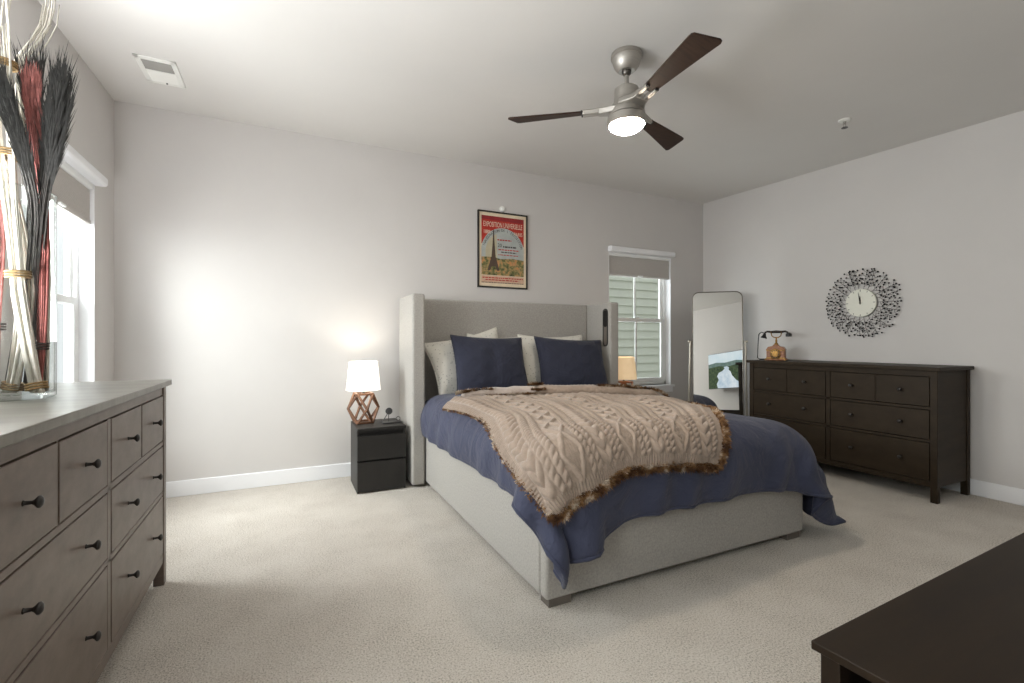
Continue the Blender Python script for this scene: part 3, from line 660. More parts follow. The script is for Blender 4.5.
# ------------------------------------------------------------------ wall clock
def clock():
    t = thing('wall_clock', 'round wall clock with a spray of dark beaded twigs around a cream dial', 'clock', (XR, 2.39, 1.468), R(-90))
    # local x along the wall to the viewer's right, -y out of the wall
    rr = random.Random(11)
    b = new_bm(); add_lathe(b, [(0.121, 0.012), (0.123, 0.016), (0.123, 0.03), (0.119, 0.034), (0.001, 0.035)], seg=56, axis=Matrix.Rotation(R(90), 3, 'X')); dial = obj('dial', b, M['clock_face'], t, smooth='auto')
    for i in range(12):
        b = new_bm(); a = R(30*i); L = 0.018 if i % 3 == 0 else 0.011
        add_box(b, (0.108*math.sin(a), -0.0355, 0.108*math.cos(a)), (0.004, 0.001, L), Matrix.Rotation(a, 3, 'Y'))
        obj('hour_mark', b, M['twig'], dial)
    for nm, L, wd, ang, k in (('hour_hand', 0.062, 0.008, -1, 0), ('minute_hand', 0.095, 0.006, -9, 1)):
        b = new_bm(); add_prism(b, [(-wd/2, -0.012), (wd/2, -0.012), (wd*0.7, 0.02), (0.0008, L), (-0.0008, L), (-wd*0.7, 0.02)], 0, 0.0015, Matrix.Rotation(R(ang), 4, 'Y') @ Matrix.Translation((0, -0.037-0.002*k, 0)) @ Matrix.Rotation(R(90), 4, 'X')); obj(nm, b, M['twig'], dial)
    b = new_bm(); add_cyl(b, (0, -0.034, 0), (0, -0.044, 0), 0.006, seg=14); obj('hand_pin', b, M['twig'], dial, smooth='auto')
    b = new_bm(); add_lathe(b, [(0.118, 0.0), (0.118, 0.014), (0.001, 0.014)], seg=40, axis=Matrix.Rotation(R(90), 3, 'X')); obj('clock_movement', b, M['twig'], t, smooth='auto')
    for i in range(22):
        a0 = 2*PI*i/22 + rr.uniform(-0.04, 0.04); Rm = 0.315*rr.uniform(0.93, 1.0)
        tw = new_bm(); bd = new_bm()
        P = lambda r, a, y=-0.018: (r*math.cos(a), y, r*math.sin(a))
        ye = -0.018-rr.uniform(0, 0.012)
        def bead(p, r): 
            q = bmesh.ops.create_icosphere(bd, subdivisions=1, radius=r); xf(bd, q['verts'], Matrix.Translation(p))
        bend = rr.uniform(-0.08, 0.08)
        stem = [P(0.115+(Rm-0.125)*s, a0+bend*s*s) for s in np.linspace(0, 1, 6)]
        add_tube(tw, stem, 0.0017, 5); bead(stem[-1], 0.0085)
        for k in range(8):
            s = 0.16+0.82*k/8+rr.uniform(-0.03, 0.03); sg = 1 if k % 2 else -1
            r = 0.115+(Rm-0.125)*s; a = a0+bend*s*s; L = rr.uniform(0.030, 0.05)
            da = sg*(0.72*L/r); r2 = min(Rm+0.01, r+L*0.72)
            add_tube(tw, [P(r, a), P((r+r2)/2, a+da*0.65, ye), P(r2, a+da, ye)], 0.0013, 4); bead(P(r2, a+da, ye), rr.uniform(0.007, 0.0095))
            if k % 2 == 0: 
                r3 = r+L*0.5; add_tube(tw, [P((r+r2)/2, a+da*0.65, ye), P(r3+0.012, a+da*0.2, ye-0.006)], 0.0011, 4); bead(P(r3+0.012, a+da*0.2, ye-0.006), 0.006)
        mb_ = bpy.data.meshes.new('b'); bmesh.ops.recalc_face_normals(bd, faces=bd.faces[:]); 
        for f_ in bd.faces: f_.material_index = 1
        bd.to_mesh(mb_); bd.free(); tw.from_mesh(mb_); bpy.data.meshes.remove(mb_)
        obj('beaded_twig', tw, [M['twig'], M['bead']], t, smooth=True)
clock()

# ------------------------------------------------------------------ old telephone on the right dresser
def phone():
    t = thing('antique_telephone', 'antique wooden and brass telephone on the dark dresser near the mirror', 'telephone', (4.27, 2.985, 0.9505), R(-62)); t.scale = (0.86, 0.86, 1.0)
    b = new_bm(); bx(b, -0.105, 0.105, -0.08, 0.08, 0, 0.014); bx(b, -0.09, 0.09, -0.068, 0.068, 0.014, 0.10)
    obj('wooden_case', b, M['phone_wood'], t, bevel=0.005)
    b = new_bm()
    poly = [(-0.096, 0.098), (0.096, 0.098), (0.075, 0.128), (0.03, 0.136), (0.02, 0.15), (-0.02, 0.15), (-0.03, 0.136), (-0.075, 0.128)]
    add_prism(b, poly, -0.07, 0.07, Matrix.Rotation(R(90), 4, 'X')); obj('case_lid', b, M['phone_wood'], t, bevel=0.004)
    b = new_bm(); add_lathe(b, [(0.05, 0.0), (0.052, 0.008), (0.04, 0.014), (0.018, 0.016), (0.001, 0.016)], (0, -0.068, 0.06), 28, Matrix.Rotation(R(90), 3, 'X')); d = obj('dial', b, M['brass'], t, smooth='auto')
    b = new_bm()
    for i in range(10):
        a = 2*PI*i/10; add_cyl(b, (0.035*math.cos(a), -0.080, 0.06+0.035*math.sin(a)), (0.035*math.cos(a), -0.0835, 0.06+0.035*math.sin(a)), 0.0065, seg=10)
    obj('finger_holes', b, M['black'], d)
    b = new_bm()
    for sx in (-1, 1):
        for sy in (-1, 1): add_lathe(b, [(0.012, -0.0005), (0.013, 0.006), (0.008, 0.016), (0.001, 0.018)], (sx*0.094, sy*0.07, 0), 12)
    bx(b, -0.092, 0.092, -0.0705, -0.068, 0.016, 0.026); bx(b, -0.092, 0.092, -0.0705, -0.068, 0.09, 0.098)
    obj('brass_trim', b, M['brass'], t, smooth='auto')
    b = new_bm(); add_lathe(b, [(0.022, 0.148), (0.02, 0.158), (0.009, 0.17), (0.012, 0.185), (0.008, 0.20), (0.008, 0.215)], (0, 0, 0), 18)
    add_tube(b, [(-0.05, 0, 0.262), (-0.045, 0, 0.235), (-0.02, 0, 0.218), (0.02, 0, 0.218), (0.045, 0, 0.235), (0.05, 0, 0.262)], 0.0055, 8)
    for sx in (-1, 1): add_tube(b, [(sx*0.05, -0.022, 0.27), (sx*0.05, -0.012, 0.258), (sx*0.05, 0.012, 0.258), (sx*0.05, 0.022, 0.27)], 0.005, 8)
    obj('cradle', b, M['brass'], t, smooth='auto')
    b = new_bm(); add_tube(b, [(-0.115, 0, 0.265), (-0.09, 0, 0.277), (-0.05, 0, 0.272), (0, 0, 0.274), (0.05, 0, 0.272), (0.09, 0, 0.277), (0.115, 0, 0.265)], lambda s: 0.0085+0.005*math.exp(-((s-0.5)/0.22)**2), 12)
    hs = obj('handset', b, M['twig'], t, smooth='auto')
    b = new_bm(); add_lathe(b, [(0.008, 0.045), (0.014, 0.03), (0.02, 0.012), (0.034, -0.004), (0.034, -0.010), (0.02, -0.006), (0.001, -0.004)], (-0.122, 0, 0.222), 20, Matrix.Rotation(R(12), 3, 'Y')); obj('mouthpiece', b, M['black'], hs, smooth='auto')
    b = new_bm(); add_lathe(b, [(0.01, 0.03), (0.02, 0.024), (0.03, 0.016), (0.031, -0.006), (0.027, -0.010), (0.001, -0.008)], (0.122, 0, 0.236), 20); obj('earpiece', b, M['black'], hs, smooth='auto')
    b = new_bm(); pts = [(-0.125, 0, 0.265)]
    for p in ((-0.15, 0.0, 0.27), (-0.175, 0.0, 0.25), (-0.182, 0, 0.18), (-0.187, 0.005, 0.10), (-0.19, 0.01, 0.02), (-0.17, 0.02, 0.006), (-0.12, 0.04, 0.006), (-0.09, 0.05, 0.012)): pts.append(p)
    add_tube(b, pts, 0.0055, 8); obj('cord', b, M['black'], t, smooth=True)
phone()

# ------------------------------------------------------------------ standing mirror
def mirror():
    ph = R(227); c = Vector((4.14, 3.56, 0))
    t = thing('standing_mirror', 'tall round-cornered standing mirror in the corner beside the dark dresser', 'mirror', c, ph-R(270))
    # local: glass faces -y, tilted back by 4.5 degrees about the pivots
    tilt = Matrix.Translation((0, 0, 1.13)) @ Matrix.Rotation(R(-4.5), 4, 'X')
    w, h = 0.50, 1.62; zc0 = 1.666-1.13-h/2
    RX = Matrix.Rotation(R(90), 4, 'X')
    out = rounded_rect(w, h, 0.07, 8); inn = rounded_rect(w-0.018, h-0.018, 0.061, 8)
    b = new_bm(); n = len(out)
    L = []
    for poly in (out, inn):
        L.append([[b.verts.new(tilt @ Vector((x, y, z+zc0))) for x, z in poly] for y in (-0.014, 0.014)])
    for i in range(n):
        j = (i+1) % n
        for q in ((L[0][0][i], L[0][0][j], L[1][0][j], L[1][0][i]), (L[0][1][i], L[1][1][i], L[1][1][j], L[0][1][j]), (L[0][0][i], L[0][1][i], L[0][1][j], L[0][0][j]), (L[1][0][i], L[1][0][j], L[1][1][j], L[1][1][i])): b.faces.new(q)
    obj('frame', b, M['mirror_frame'], t, bevel=0.003)
    b = new_bm(); add_prism(b, inn, -0.003, 0.003, tilt @ Matrix.Translation((0, 0, zc0)) @ RX); obj('mirror_glass', b, M['mirror'], t)
    b = new_bm(); add_prism(b, inn, -0.010, -0.004, tilt @ Matrix.Translation((0, 0, zc0)) @ RX); obj('backing', b, M['black'], t)
    for sx in (-1, 1):
        X = sx*(w/2+0.018)
        b = new_bm(); add_tube(b, [(X, 0.0, 1.135), (X+sx*0.012, 0.0, 0.6), (X+sx*0.02, 0.0, 0.02)], 0.011, 12)
        add_tube(b, [(X+sx*0.02, -0.2, 0.012), (X+sx*0.02, 0.0, 0.03), (X+sx*0.02, 0.2, 0.012)], 0.011, 12)
        p = obj('stand_post', b, M['stand_metal'], t, smooth='auto')
        b = new_bm(); add_cyl(b, (sx*(w/2-0.002), 0, 1.13), (X+sx*0.016, 0, 1.13), 0.009, seg=14); add_sphere(b, (X+sx*0.014, 0, 1.13), 0.013); obj('pivot_knob', b, M['stand_metal'], p, smooth=True)
    b = new_bm(); add_cyl(b, (-w/2-0.03, 0.0, 0.09), (w/2+0.03, 0.0, 0.09), 0.009, seg=12); obj('stretcher', b, M['stand_metal'], t, smooth='auto')
mirror()

# ------------------------------------------------------------------ bed
BX0, BX1, BY0, BY1 = 0.985, 2.695, 1.715, 3.955
bed = thing('bed', 'light grey upholstered bed with a tall winged headboard', 'bed', ((BX0+BX1)/2, (BY0+BY1)/2, 0))
ox, oy = (BX0+BX1)/2, (BY0+BY1)/2
def bedpart(name, bm, m, **kw):
    for v_ in bm.verts: v_.co.x -= ox; v_.co.y -= oy
    return obj(name, bm, m, kw.pop('parent', bed), **kw)
b = new_bm(); bx(b, BX0, BX0+0.06, BY0+0.06, 3.95, 0.035, 0.40); bedpart('side_rail', b, M['bed_fabric'], bevel=0.012, segs=3)
b = new_bm(); bx(b, BX1-0.06, BX1, BY0+0.06, 3.95, 0.035, 0.40); bedpart('side_rail', b, M['bed_fabric'], bevel=0.012, segs=3)
b = new_bm(); bx(b, BX0, BX1, BY0, BY0+0.06, 0.035, 0.40); bedpart('footboard', b, M['bed_fabric'], bevel=0.016, segs=3)
for lx in (BX0+0.02, BX1-0.13):
    for ly in (BY0+0.012, BY1-0.10):
        b = new_bm(); bx(b, lx, lx+0.11, ly, ly+0.07, 0, 0.04); bedpart('foot', b, M['foot'])
b = new_bm(); bx(b, BX0+0.06, BX1-0.06, BY0+0.06, 3.95, 0.20, 0.25); bedpart('slat_platform', b, M['gap'])
b = new_bm(); bx(b, 0.975, 2.75, 3.955, 4.06, 0.05, 1.497); hb = bedpart('headboard', b, M['bed_fabric'], bevel=0.014, segs=3)
for tx_ in (1.57, 2.17):
    b = new_bm(); add_sphere(b, (tx_, 3.954, 1.16), 0.013, (1, 0.5, 1), 14, 8); bedpart('tuft_button', b, M['bed_fabric'], parent=hb, smooth=True)
for x0, x1 in ((0.875, 0.975), (2.75, 2.85)):
    b = new_bm(); bx(b, x0, x1, 3.58, 4.06, 0.02, 1.502); wg = bedpart('headboard_wing', b, M['bed_fabric'], bevel=0.016, segs=3)
    if x0 > 2:
        # slot-shaped pocket on the inner face of the right wing
        yc_, zc_ = 3.655, 1.263; P = rounded_rect(0.075, 0.36, 0.037, 8)
        toW = Matrix(((0, 0, -1, x0), (1, 0, 0, yc_), (0, 1, 0, zc_), (0, 0, 0, 1)))
        b = new_bm(); pin = rounded_rect(0.055, 0.34, 0.027, 8); n = len(P)
        A = [[b.verts.new(toW @ Vector((x, y, z))) for x, y in q] for q, z in ((P, 0.0), (P, 0.006), (pin, 0.006), (pin, 0.0))]
        for a_, b_ in zip(A, A[1:]):
            for i in range(n): b.faces.new((a_[i], a_[(i+1) % n], b_[(i+1) % n], b_[i]))
        bedpart('pocket_rim', b, M['black'], parent=wg)
        b = new_bm(); add_prism(b, pin, 0.0005, 0.0025, toW); bedpart('pocket_panel', b, M['foot'], parent=wg)
        b = new_bm(); add_prism(b, [(x, y+0.085) for x, y in rounded_rect(0.05, 0.16, 0.024, 6)], 0.0026, 0.005, toW); bedpart('pocket_opening', b, M['gap'], parent=wg)
# mattress in its fitted sheet
b = new_bm(); bx(b, 1.05, 2.63, 1.785, 3.945, 0.252, 0.640)
o = obj('mattress', b, M['navy'], bevel=0.05, segs=4); tag(o, 'mattress in a navy fitted sheet on the grey bed', 'mattress')

# ---- cloth: a small position-based drape over the bed
TOP, RC = 0.672, 0.13
CB0 = np.array([0.970, 1.690, -0.6]); CB1 = np.array([2.718, 4.6, TOP])
def sdf_project(P, off=0.0):
    lo = CB0+RC; hi = CB1-RC
    q = np.clip(P, lo, hi); d = P-q; L = np.linalg.norm(d, axis=-1); r = RC+off
    ins = L < r
    dirn = np.where(L[..., None] > 1e-6, d/np.maximum(L, 1e-6)[..., None], np.array([0, 0, 1.0]))
    P[ins] = (q+dirn*r)[ins]
    return ins
def wrap(e):                                     # flat excess beyond the start of the rounded edge -> (out, down)
    a = np.clip(e/RC, 0, PI/2)
    return RC*np.sin(a), RC*(1-np.cos(a)) + np.maximum(e-RC*PI/2, 0)
A0, A1, B0, B1 = 0.785, 3.06, 1.485, 3.60
NU, NV = 78, 66
ua = np.linspace(A0, A1, NU); vb = np.linspace(B0, B1, NV)
def drape():
    rng = np.random.default_rng(5)
    AA, BB = np.meshgrid(ua, vb, indexing='ij')
    cw = np.clip((1.36-AA)/0.30, 0, 1); cw = cw*cw*(3-2*cw)
    BB = BB-0.085*cw*np.clip((1.95-BB)/0.45, 0, 1)       # the near foot corner hangs longer
    FL = np.stack([AA, BB], -1)
    lox, hix, loy = CB0[0]+RC, CB1[0]-RC, CB0[1]+RC
    eL = np.maximum(lox-AA, 0); eR = np.maximum(AA-hix, 0); eF = np.maximum(loy-BB, 0)
    oL, dL = wrap(eL); oR, dR = wrap(eR); oF, dF = wrap(eF)
    X = np.clip(AA, lox, hix)-oL+oR; Y = np.maximum(BB, loy)-oF; Zd = dL+dR+dF
    P = np.stack([X, Y, np.maximum(TOP-Zd, 0.06)], -1)
    P[..., 0] += 0.10*np.minimum(dL, dF)+0.55*np.minimum(dR, dF); P[..., 1] += -0.34*np.minimum(dL+dR, dF)
    wav = 0.010*np.sin(AA*17+1.2*np.sin(BB*5))*np.exp(-((BB-1.6)/0.25)**2) + 0.008*np.sin(BB*15+AA*3)*np.exp(-((AA-0.85)/0.25)**2)
    P[..., 2] += wav; P += rng.normal(0, 0.0025, P.shape)
    hang = np.clip((1.86-BB)/0.2, 0, 1); P[..., 1] -= hang*(0.022*np.sin(AA*21+1.5*np.sin(AA*6))+0.012*np.sin(AA*37+1))
    hang = np.clip((1.06-AA)/0.2, 0, 1)+np.clip((AA-2.62)/0.2, 0, 1); P[..., 0] += hang*(0.014*np.sin(BB*19+2*np.sin(BB*5)))*np.where(AA < 1.8, -1, 1)
    V = np.zeros_like(P)
    du, dv = (A1-A0)/(NU-1), (B1-B0)/(NV-1); ez = 1.0; ex_ = 1.025
    cons = []
    def con(a, b_, k, ease=1.0):
        cons.append((a, b_, np.linalg.norm(FL[b_]-FL[a], axis=-1, keepdims=True)*ease, k))
    def add(di, dj, ease, k):
        for par in (0, 1):
            if di:
                I = np.arange(NU-di); I = I[(I//di) % 2 == par]; con(np.ix_(I, np.arange(NV)), np.ix_(I+di, np.arange(NV)), k, ease)
            else:
                J = np.arange(NV-dj); J = J[(J//dj) % 2 == par]; con(np.ix_(np.arange(NU), J), np.ix_(np.arange(NU), J+dj), k, ease)
    add(1, 0, 1.02, 1.0); add(0, 1, 1.01, 1.0); add(2, 0, 1.0, 0.12); add(0, 2, 1.0, 0.12)
    for par in (0, 1):
        I = np.arange(NU-1); I = I[I % 2 == par]; J = np.arange(NV-1)
        for pj in (0, 1):
            Jp = J[J % 2 == pj]
            con(np.ix_(I, Jp), np.ix_(I+1, Jp+1), 0.35); con(np.ix_(I+1, Jp), np.ix_(I, Jp+1), 0.35)
    head = P[:, -6:].copy()
    dt = 1/50
    for step in range(170):
        V[..., 2] -= 5.0*dt; V *= 0.93
        Q = P+V*dt
        for it in range(12):
            for a, b_, rest, k in cons:
                d = Q[b_]-Q[a]; L = np.linalg.norm(d, axis=-1, keepdims=True); c = (d/np.maximum(L, 1e-6))*(L-rest)*0.5*k
                Q[a] += c; Q[b_] -= c
            ins = sdf_project(Q)
            Q[..., 2] = np.maximum(Q[..., 2], 0.05)
        Q[ins] = Q[ins]*0.55+P[ins]*0.45          # friction on the bed
        Q[:, -6:, :2] = head[..., :2]
        V = (Q-P)/dt; sp = np.linalg.norm(V, axis=-1, keepdims=True); V *= np.minimum(1, 1.2/np.maximum(sp, 1e-6)); P = Q
    return P
DUV = drape()
def grid_normals(P):
    du = np.gradient(P, axis=0); dv = np.gradient(P, axis=1); n = np.cross(du, dv); return n/np.maximum(np.linalg.norm(n, axis=-1, keepdims=True), 1e-9)
def blur(P, k=1):
    for _ in range(k):
        Q = P.copy(); Q[1:-1] = (P[:-2]+2*P[1:-1]+P[2:])/4; R_ = Q.copy(); R_[:, 1:-1] = (Q[:, :-2]+2*Q[:, 1:-1]+Q[:, 2:])/4; P = R_
    return P
DUV = blur(DUV, 1)
# the loose far side slopes off the bed and flares away from it
wR = np.clip((DUV[..., 0]-2.10)/0.6, 0, 1.15)**2
drop = np.clip((DUV[..., 2]-0.15)/0.4, 0, 1)
flare = np.clip((DUV[..., 0]-2.55)/0.16, 0, 1)*np.clip((TOP-DUV[..., 2])/0.45, 0, 1)
DUV[..., 2] -= 0.075*wR*drop*np.clip((3.5-DUV[..., 1])/0.8, 0, 1); DUV[..., 0] += 0.13*flare
# soft loft of the filling on top of the bed
AA, BB = np.meshgrid(ua, vb, indexing='ij')
DN = grid_normals(DUV)
loft = 0.018*np.clip((AA-A0)/0.5, 0, 1)*np.clip((A1-AA)/0.5, 0, 1)*np.clip((BB-B0)/0.4, 0, 1)
zz = DUV[..., 2]; hangF = np.clip((0.64-zz)/0.16, 0, 1)*np.clip((1.80-DUV[..., 1])/0.1, 0, 1)
fold = hangF*(0.5+0.5*np.sin(AA*23+1.6*np.sin(AA*7+1)+0.8*np.sin(zz*9)))**2*0.030
hangS = np.clip((0.62-zz)/0.16, 0, 1)*np.clip((DUV[..., 1]-1.85)/0.1, 0, 1)
fold = fold + hangS*(0.5+0.5*np.sin(BB*20+1.8*np.sin(BB*6)+zz*7))**2*0.018
fold = fold + 0.007*np.clip((zz-0.5)/0.1, 0, 1)*np.sin(7*(BB+0.35*AA)+1.4*np.sin(AA*4))*np.sin(AA*5+BB*2)
ripple = fold + 0.005*np.sin(AA*9+2*np.sin(BB*3.3))*np.sin(BB*7+AA*2)
DUV = DUV + DN*(loft+ripple)[..., None]
DN = grid_normals(DUV)
def grid_mesh(name, P, uvflip=False):
    n, m = P.shape[:2]; me = bpy.data.meshes.new(name)
    idx = np.arange(n*m).reshape(n, m)
    F = np.stack([idx[:-1, :-1], idx[1:, :-1], idx[1:, 1:], idx[:-1, 1:]], -1).reshape(-1, 4)
    if uvflip: F = F[:, ::-1]
    me.vertices.add(n*m); me.vertices.foreach_set('co', P.reshape(-1).astype(np.float32))
    me.loops.add(F.size); me.loops.foreach_set('vertex_index', F.reshape(-1).astype(np.int32))
    me.polygons.add(len(F)); me.polygons.foreach_set('loop_start', np.arange(0, F.size, 4, dtype=np.int32)); me.polygons.foreach_set('loop_total', np.full(len(F), 4, dtype=np.int32))
    me.update(calc_edges=True); me.validate(); return me
me = grid_mesh('duvet', DUV)
duv = obj('duvet', me, M['navy'], smooth=True)
tag(duv, 'slate blue duvet spread over the bed, hanging over its sides and foot', 'duvet')
md = duv.modifiers.new('thick', 'SOLIDIFY'); md.thickness = 0.026; md.offset = 1.0
md = duv.modifiers.new('sub', 'SUBSURF'); md.levels = 1; md.render_levels = 1
# piped hem
b = new_bm()
edge = [DUV[0, j]+DN[0, j]*0.013 for j in range(NV-1, -1, -1)] + [DUV[i, 0]+DN[i, 0]*0.013 for i in range(1, NU)] + [DUV[-1, j]+DN[-1, j]*0.013 for j in range(1, NV)]
add_tube(b, edge, 0.010, 8); obj('piped_hem', b, M['navy'], duv, smooth=True)

def samp(arr, a, b_):
    fi = np.clip((a-A0)/(A1-A0)*(NU-1), 0, NU-1.001); fj = np.clip((b_-B0)/(B1-B0)*(NV-1), 0, NV-1.001)
    i = fi.astype(int); j = fj.astype(int); u = (fi-i)[..., None]; v_ = (fj-j)[..., None]
    return (arr[i, j]*(1-u)+arr[i+1, j]*u)*(1-v_) + (arr[i, j+1]*(1-u)+arr[i+1, j+1]*u)*v_
# ---- knitted throw: laid on the duvet as a Coons patch in the duvet's own cloth coordinates
def curve(pts):
    pts = np.array(pts, float); d = np.r_[0, np.cumsum(np.linalg.norm(np.diff(pts, axis=0), axis=1))]; d /= d[-1]
    def f(t):
        t = np.asarray(t, float); out = np.stack([np.interp(t, d, pts[:, k]) for k in (0, 1)], -1)
        acc = 0
        for o_ in (-0.10, -0.05, 0, 0.05, 0.10):
            tt = np.clip(t+o_*np.minimum(1, np.minimum(t, 1-t)/0.10), 0, 1); acc = acc+np.stack([np.interp(tt, d, pts[:, k]) for k in (0, 1)], -1)
        return acc/5
    return f
cHead = curve([(1.01, 3.14), (1.18, 3.27), (1.6, 3.22), (2.1, 3.08), (2.62, 2.93)])
cFoot = curve([(0.90, 1.70), (1.02, 1.68), (1.2, 1.70), (1.58, 1.69), (1.86, 1.645)])
cLeft = curve([(1.01, 3.14), (1.03, 2.75), (1.02, 2.45), (0.93, 2.10), (0.87, 1.88), (0.90, 1.70)])
cRight = curve([(2.62, 2.93), (2.50, 2.47), (2.30, 2.15), (2.02, 1.86), (1.86, 1.645)])
def coons(s, t):
    S = s[..., None]; Tt = t[..., None]
    p = (1-Tt)*cHead(s)+Tt*cFoot(s) + (1-S)*cLeft(t)+S*cRight(t)
    p -= (1-S)*(1-Tt)*cHead(0.0)+S*(1-Tt)*cHead(1.0)+(1-S)*Tt*cFoot(0.0)+S*Tt*cFoot(1.0)
    return p
KU, KV = 340, 380
S, Tt = np.meshgrid(np.linspace(0, 1, KU), np.linspace(0, 1, KV), indexing='ij')
ab = coons(S, Tt)
DN_s = blur(DN, 3); DN_s /= np.linalg.norm(DN_s, axis=-1, keepdims=True)
TP = samp(DUV, ab[..., 0], ab[..., 1]); TN = samp(DN_s, ab[..., 0], ab[..., 1])
WK, LK = 1.34, 1.62                               # size of the knitting in metres
x = S*WK; y = Tt*LK
H = np.full(S.shape, 0.0)
def cable(xc, w):                                 # stacked chevron braid
    global H
    u = np.abs(x-xc)/(w/2); m = u < 1
    ph = (y/0.060 + u*0.62) * 2*PI
    h = (0.5+0.5*np.cos(ph))**0.7*0.0135*(1-u**6)
    H = np.where(m, np.maximum(H, h), H)
def twist(xc, w, p=0.026):
    global H
    u = (x-xc)/(w/2); m = np.abs(u) < 1
    h = (0.5+0.5*np.cos((y/p+u*0.45)*2*PI))*0.009*np.sqrt(np.clip(1-u**2, 0, 1))+0.003*np.sqrt(np.clip(1-u**2, 0, 1))
    H = np.where(m, h, H)
def diamond(xc, w, p=0.165):
    global H
    tri = np.abs(((y/p) % 1)*2-1)                 # 0..1..0
    off = (0.06+0.94*tri)*(w/2)
    for sg in (-1, 1):
        dd = (x-xc-sg*off); H = np.maximum(H, 0.0115*np.exp(-(dd/0.0075)**2))
    ins = (np.abs(x-xc) < off-0.016)
    H = np.where(ins, np.maximum(H, 0.0055*(np.cos((x-xc)/0.0125*2*PI+y/0.02*2*PI)*np.cos(y/0.02*2*PI)).clip(0)), H)
cx_ = 0.06; k = 0
lay = [('c', .075), ('t', .032), ('t', .032), ('d', .105), ('t', .032), ('t', .032), ('c', .085), ('t', .032), ('t', .032), ('d', .105), ('t', .032), ('t', .032)]
while cx_ < WK-0.05:
    kind, w = lay[k % len(lay)]; {'c': cable, 't': twist, 'd': diamond}[kind](cx_+w/2, w); cx_ += w+0.009; k += 1
rib = 0.006*(0.5+0.5*np.cos(x/0.0165*2*PI)); ribm = np.clip((y-(LK-0.055))/0.01, 0, 1)
H = H*(1-ribm)+rib*ribm
ribs = 0.006*(0.5+0.5*np.cos(y/0.015*2*PI)); rm = np.clip((0.05-x)/0.008, 0, 1); H = H*(1-rm)+ribs*rm
H *= 1.1
sag = 0.006*np.sin(S*11+Tt*4)*np.sin(Tt*9+S*3)
TH = TP+TN*(0.036+H+sag)[..., None]
me = grid_mesh('throw_knit', TH, False)
throw = thing('throw_blanket', 'oatmeal cable-knit throw with mottled fur trim spread across the blue duvet', 'throw blanket', tuple(TP[KU//2, KV//2]))
def tpart(name, me_or_bm, m, parent=throw, **kw):
    o = obj(name, me_or_bm, m, None, **kw); o.parent = parent
    if parent is throw: o.matrix_parent_inverse = Matrix.Translation(-Vector(throw.location))
    return o
tk = tpart('knit_panel', me, M['knit'], smooth=True)
md = tk.modifiers.new('thick', 'SOLIDIFY'); md.thickness = 0.006; md.offset = -1
# folded-back head edge: a soft roll of the pale lining and the knit
hs_ = np.linspace(0.06, 1.0, 60); hc = coons(hs_, np.full(60, 0.035)); hp = samp(DUV, hc[:, 0], hc[:, 1]); hn = samp(DN_s, hc[:, 0], hc[:, 1])
def roll(name, i0, i1, r, m, lift, knit=False):
    b = new_bm(); seg = 22; idx = np.linspace(i0, i1, 90); rings = []
    for q, f in enumerate(idx):
        i = int(min(f, 58.999)); u = f-i; p = Vector(hp[i]*(1-u)+hp[min(i+1, 59)]*u); nn = Vector(hn[i]*(1-u)+hn[min(i+1, 59)]*u).normalized()
        tdir = Vector(hp[min(i+2, 59)]-hp[max(i-1, 0)]).normalized(); bi = nn.cross(tdir)
        e = min(1, 0.35+min(q, 89-q)/10); ring = []
        for s_ in range(seg):
            a = 2*PI*s_/seg; rr_ = r*e*(1+0.06*math.sin(q*0.22+1.3*math.sin(q*0.11)))
            if knit: rr_ *= 1+0.07*math.cos(q*2.4+2*a)
            ring.append(b.verts.new(p+nn*(lift+rr_*0.95*math.sin(a))+bi*(rr_*1.35*math.cos(a)+0.008*math.sin(q*0.21))))
        rings.append(ring)
    for A_, B_ in zip(rings, rings[1:]):
        for s_ in range(seg): b.faces.new((A_[s_], A_[(s_+1) % seg], B_[(s_+1) % seg], B_[s_]))
    b.faces.new(rings[0]); b.faces.new(rings[-1][::-1])
    return tpart(name, b, m, smooth=True)
roll('folded_edge', 2, 24, 0.042, M['lining'], 0.062)
roll('folded_edge', 22, 58, 0.045, M['knit'], 0.066, True)
# fur: short curved hairs rooted along the border
fv = []; ff = []; frng = np.random.default_rng(9)
def fur_along(P, N, O, count, length, wid=0.0022, band=0.02):
    n = len(P)
    for _ in range(count):
        f = frng.uniform(0, n-1.001); i = int(f); u = f-i
        p = P[i]*(1-u)+P[i+1]*u; nn = N[i]; o_ = O[i]; t_ = P[i+1]-P[i]; t_ = t_/max(np.linalg.norm(t_), 1e-9)
        root = p+o_*frng.uniform(-band, band*0.8)+nn*frng.uniform(-0.004, 0.006)
        d = o_*frng.uniform(-0.15, 1.0)+nn*frng.uniform(0.15, 1.0)+t_*frng.uniform(-0.8, 0.8); d /= np.linalg.norm(d)
        L = length*frng.uniform(0.6, 1.25); side = np.cross(d, nn+0.3*t_); side /= max(np.linalg.norm(side), 1e-9); side *= wid
        mid = root+d*L*0.55; tip = root+d*L+np.array([0, 0, -0.35*L])*frng.uniform(0.2, 1)
        k = len(fv); fv.extend([root-side, root+side, mid+side*0.8, mid-side*0.8, tip]); ff.extend([(k, k+1, k+2, k+3), (k+3, k+2, k+4)])
def border(s, t, outdir):
    c = coons(np.asarray(s), np.asarray(t)); p = samp(DUV, c[:, 0], c[:, 1]); nn = samp(DN_s, c[:, 0], c[:, 1])
    c2 = coons(np.asarray(s)+outdir[0]*-0.03, np.asarray(t)+outdir[1]*-0.03); p2 = samp(DUV, c2[:, 0], c2[:, 1])
    o_ = p-p2; o_ /= np.maximum(np.linalg.norm(o_, axis=1, keepdims=True), 1e-9); return p+nn*0.038, nn, o_
l = np.linspace(0, 1, 80)
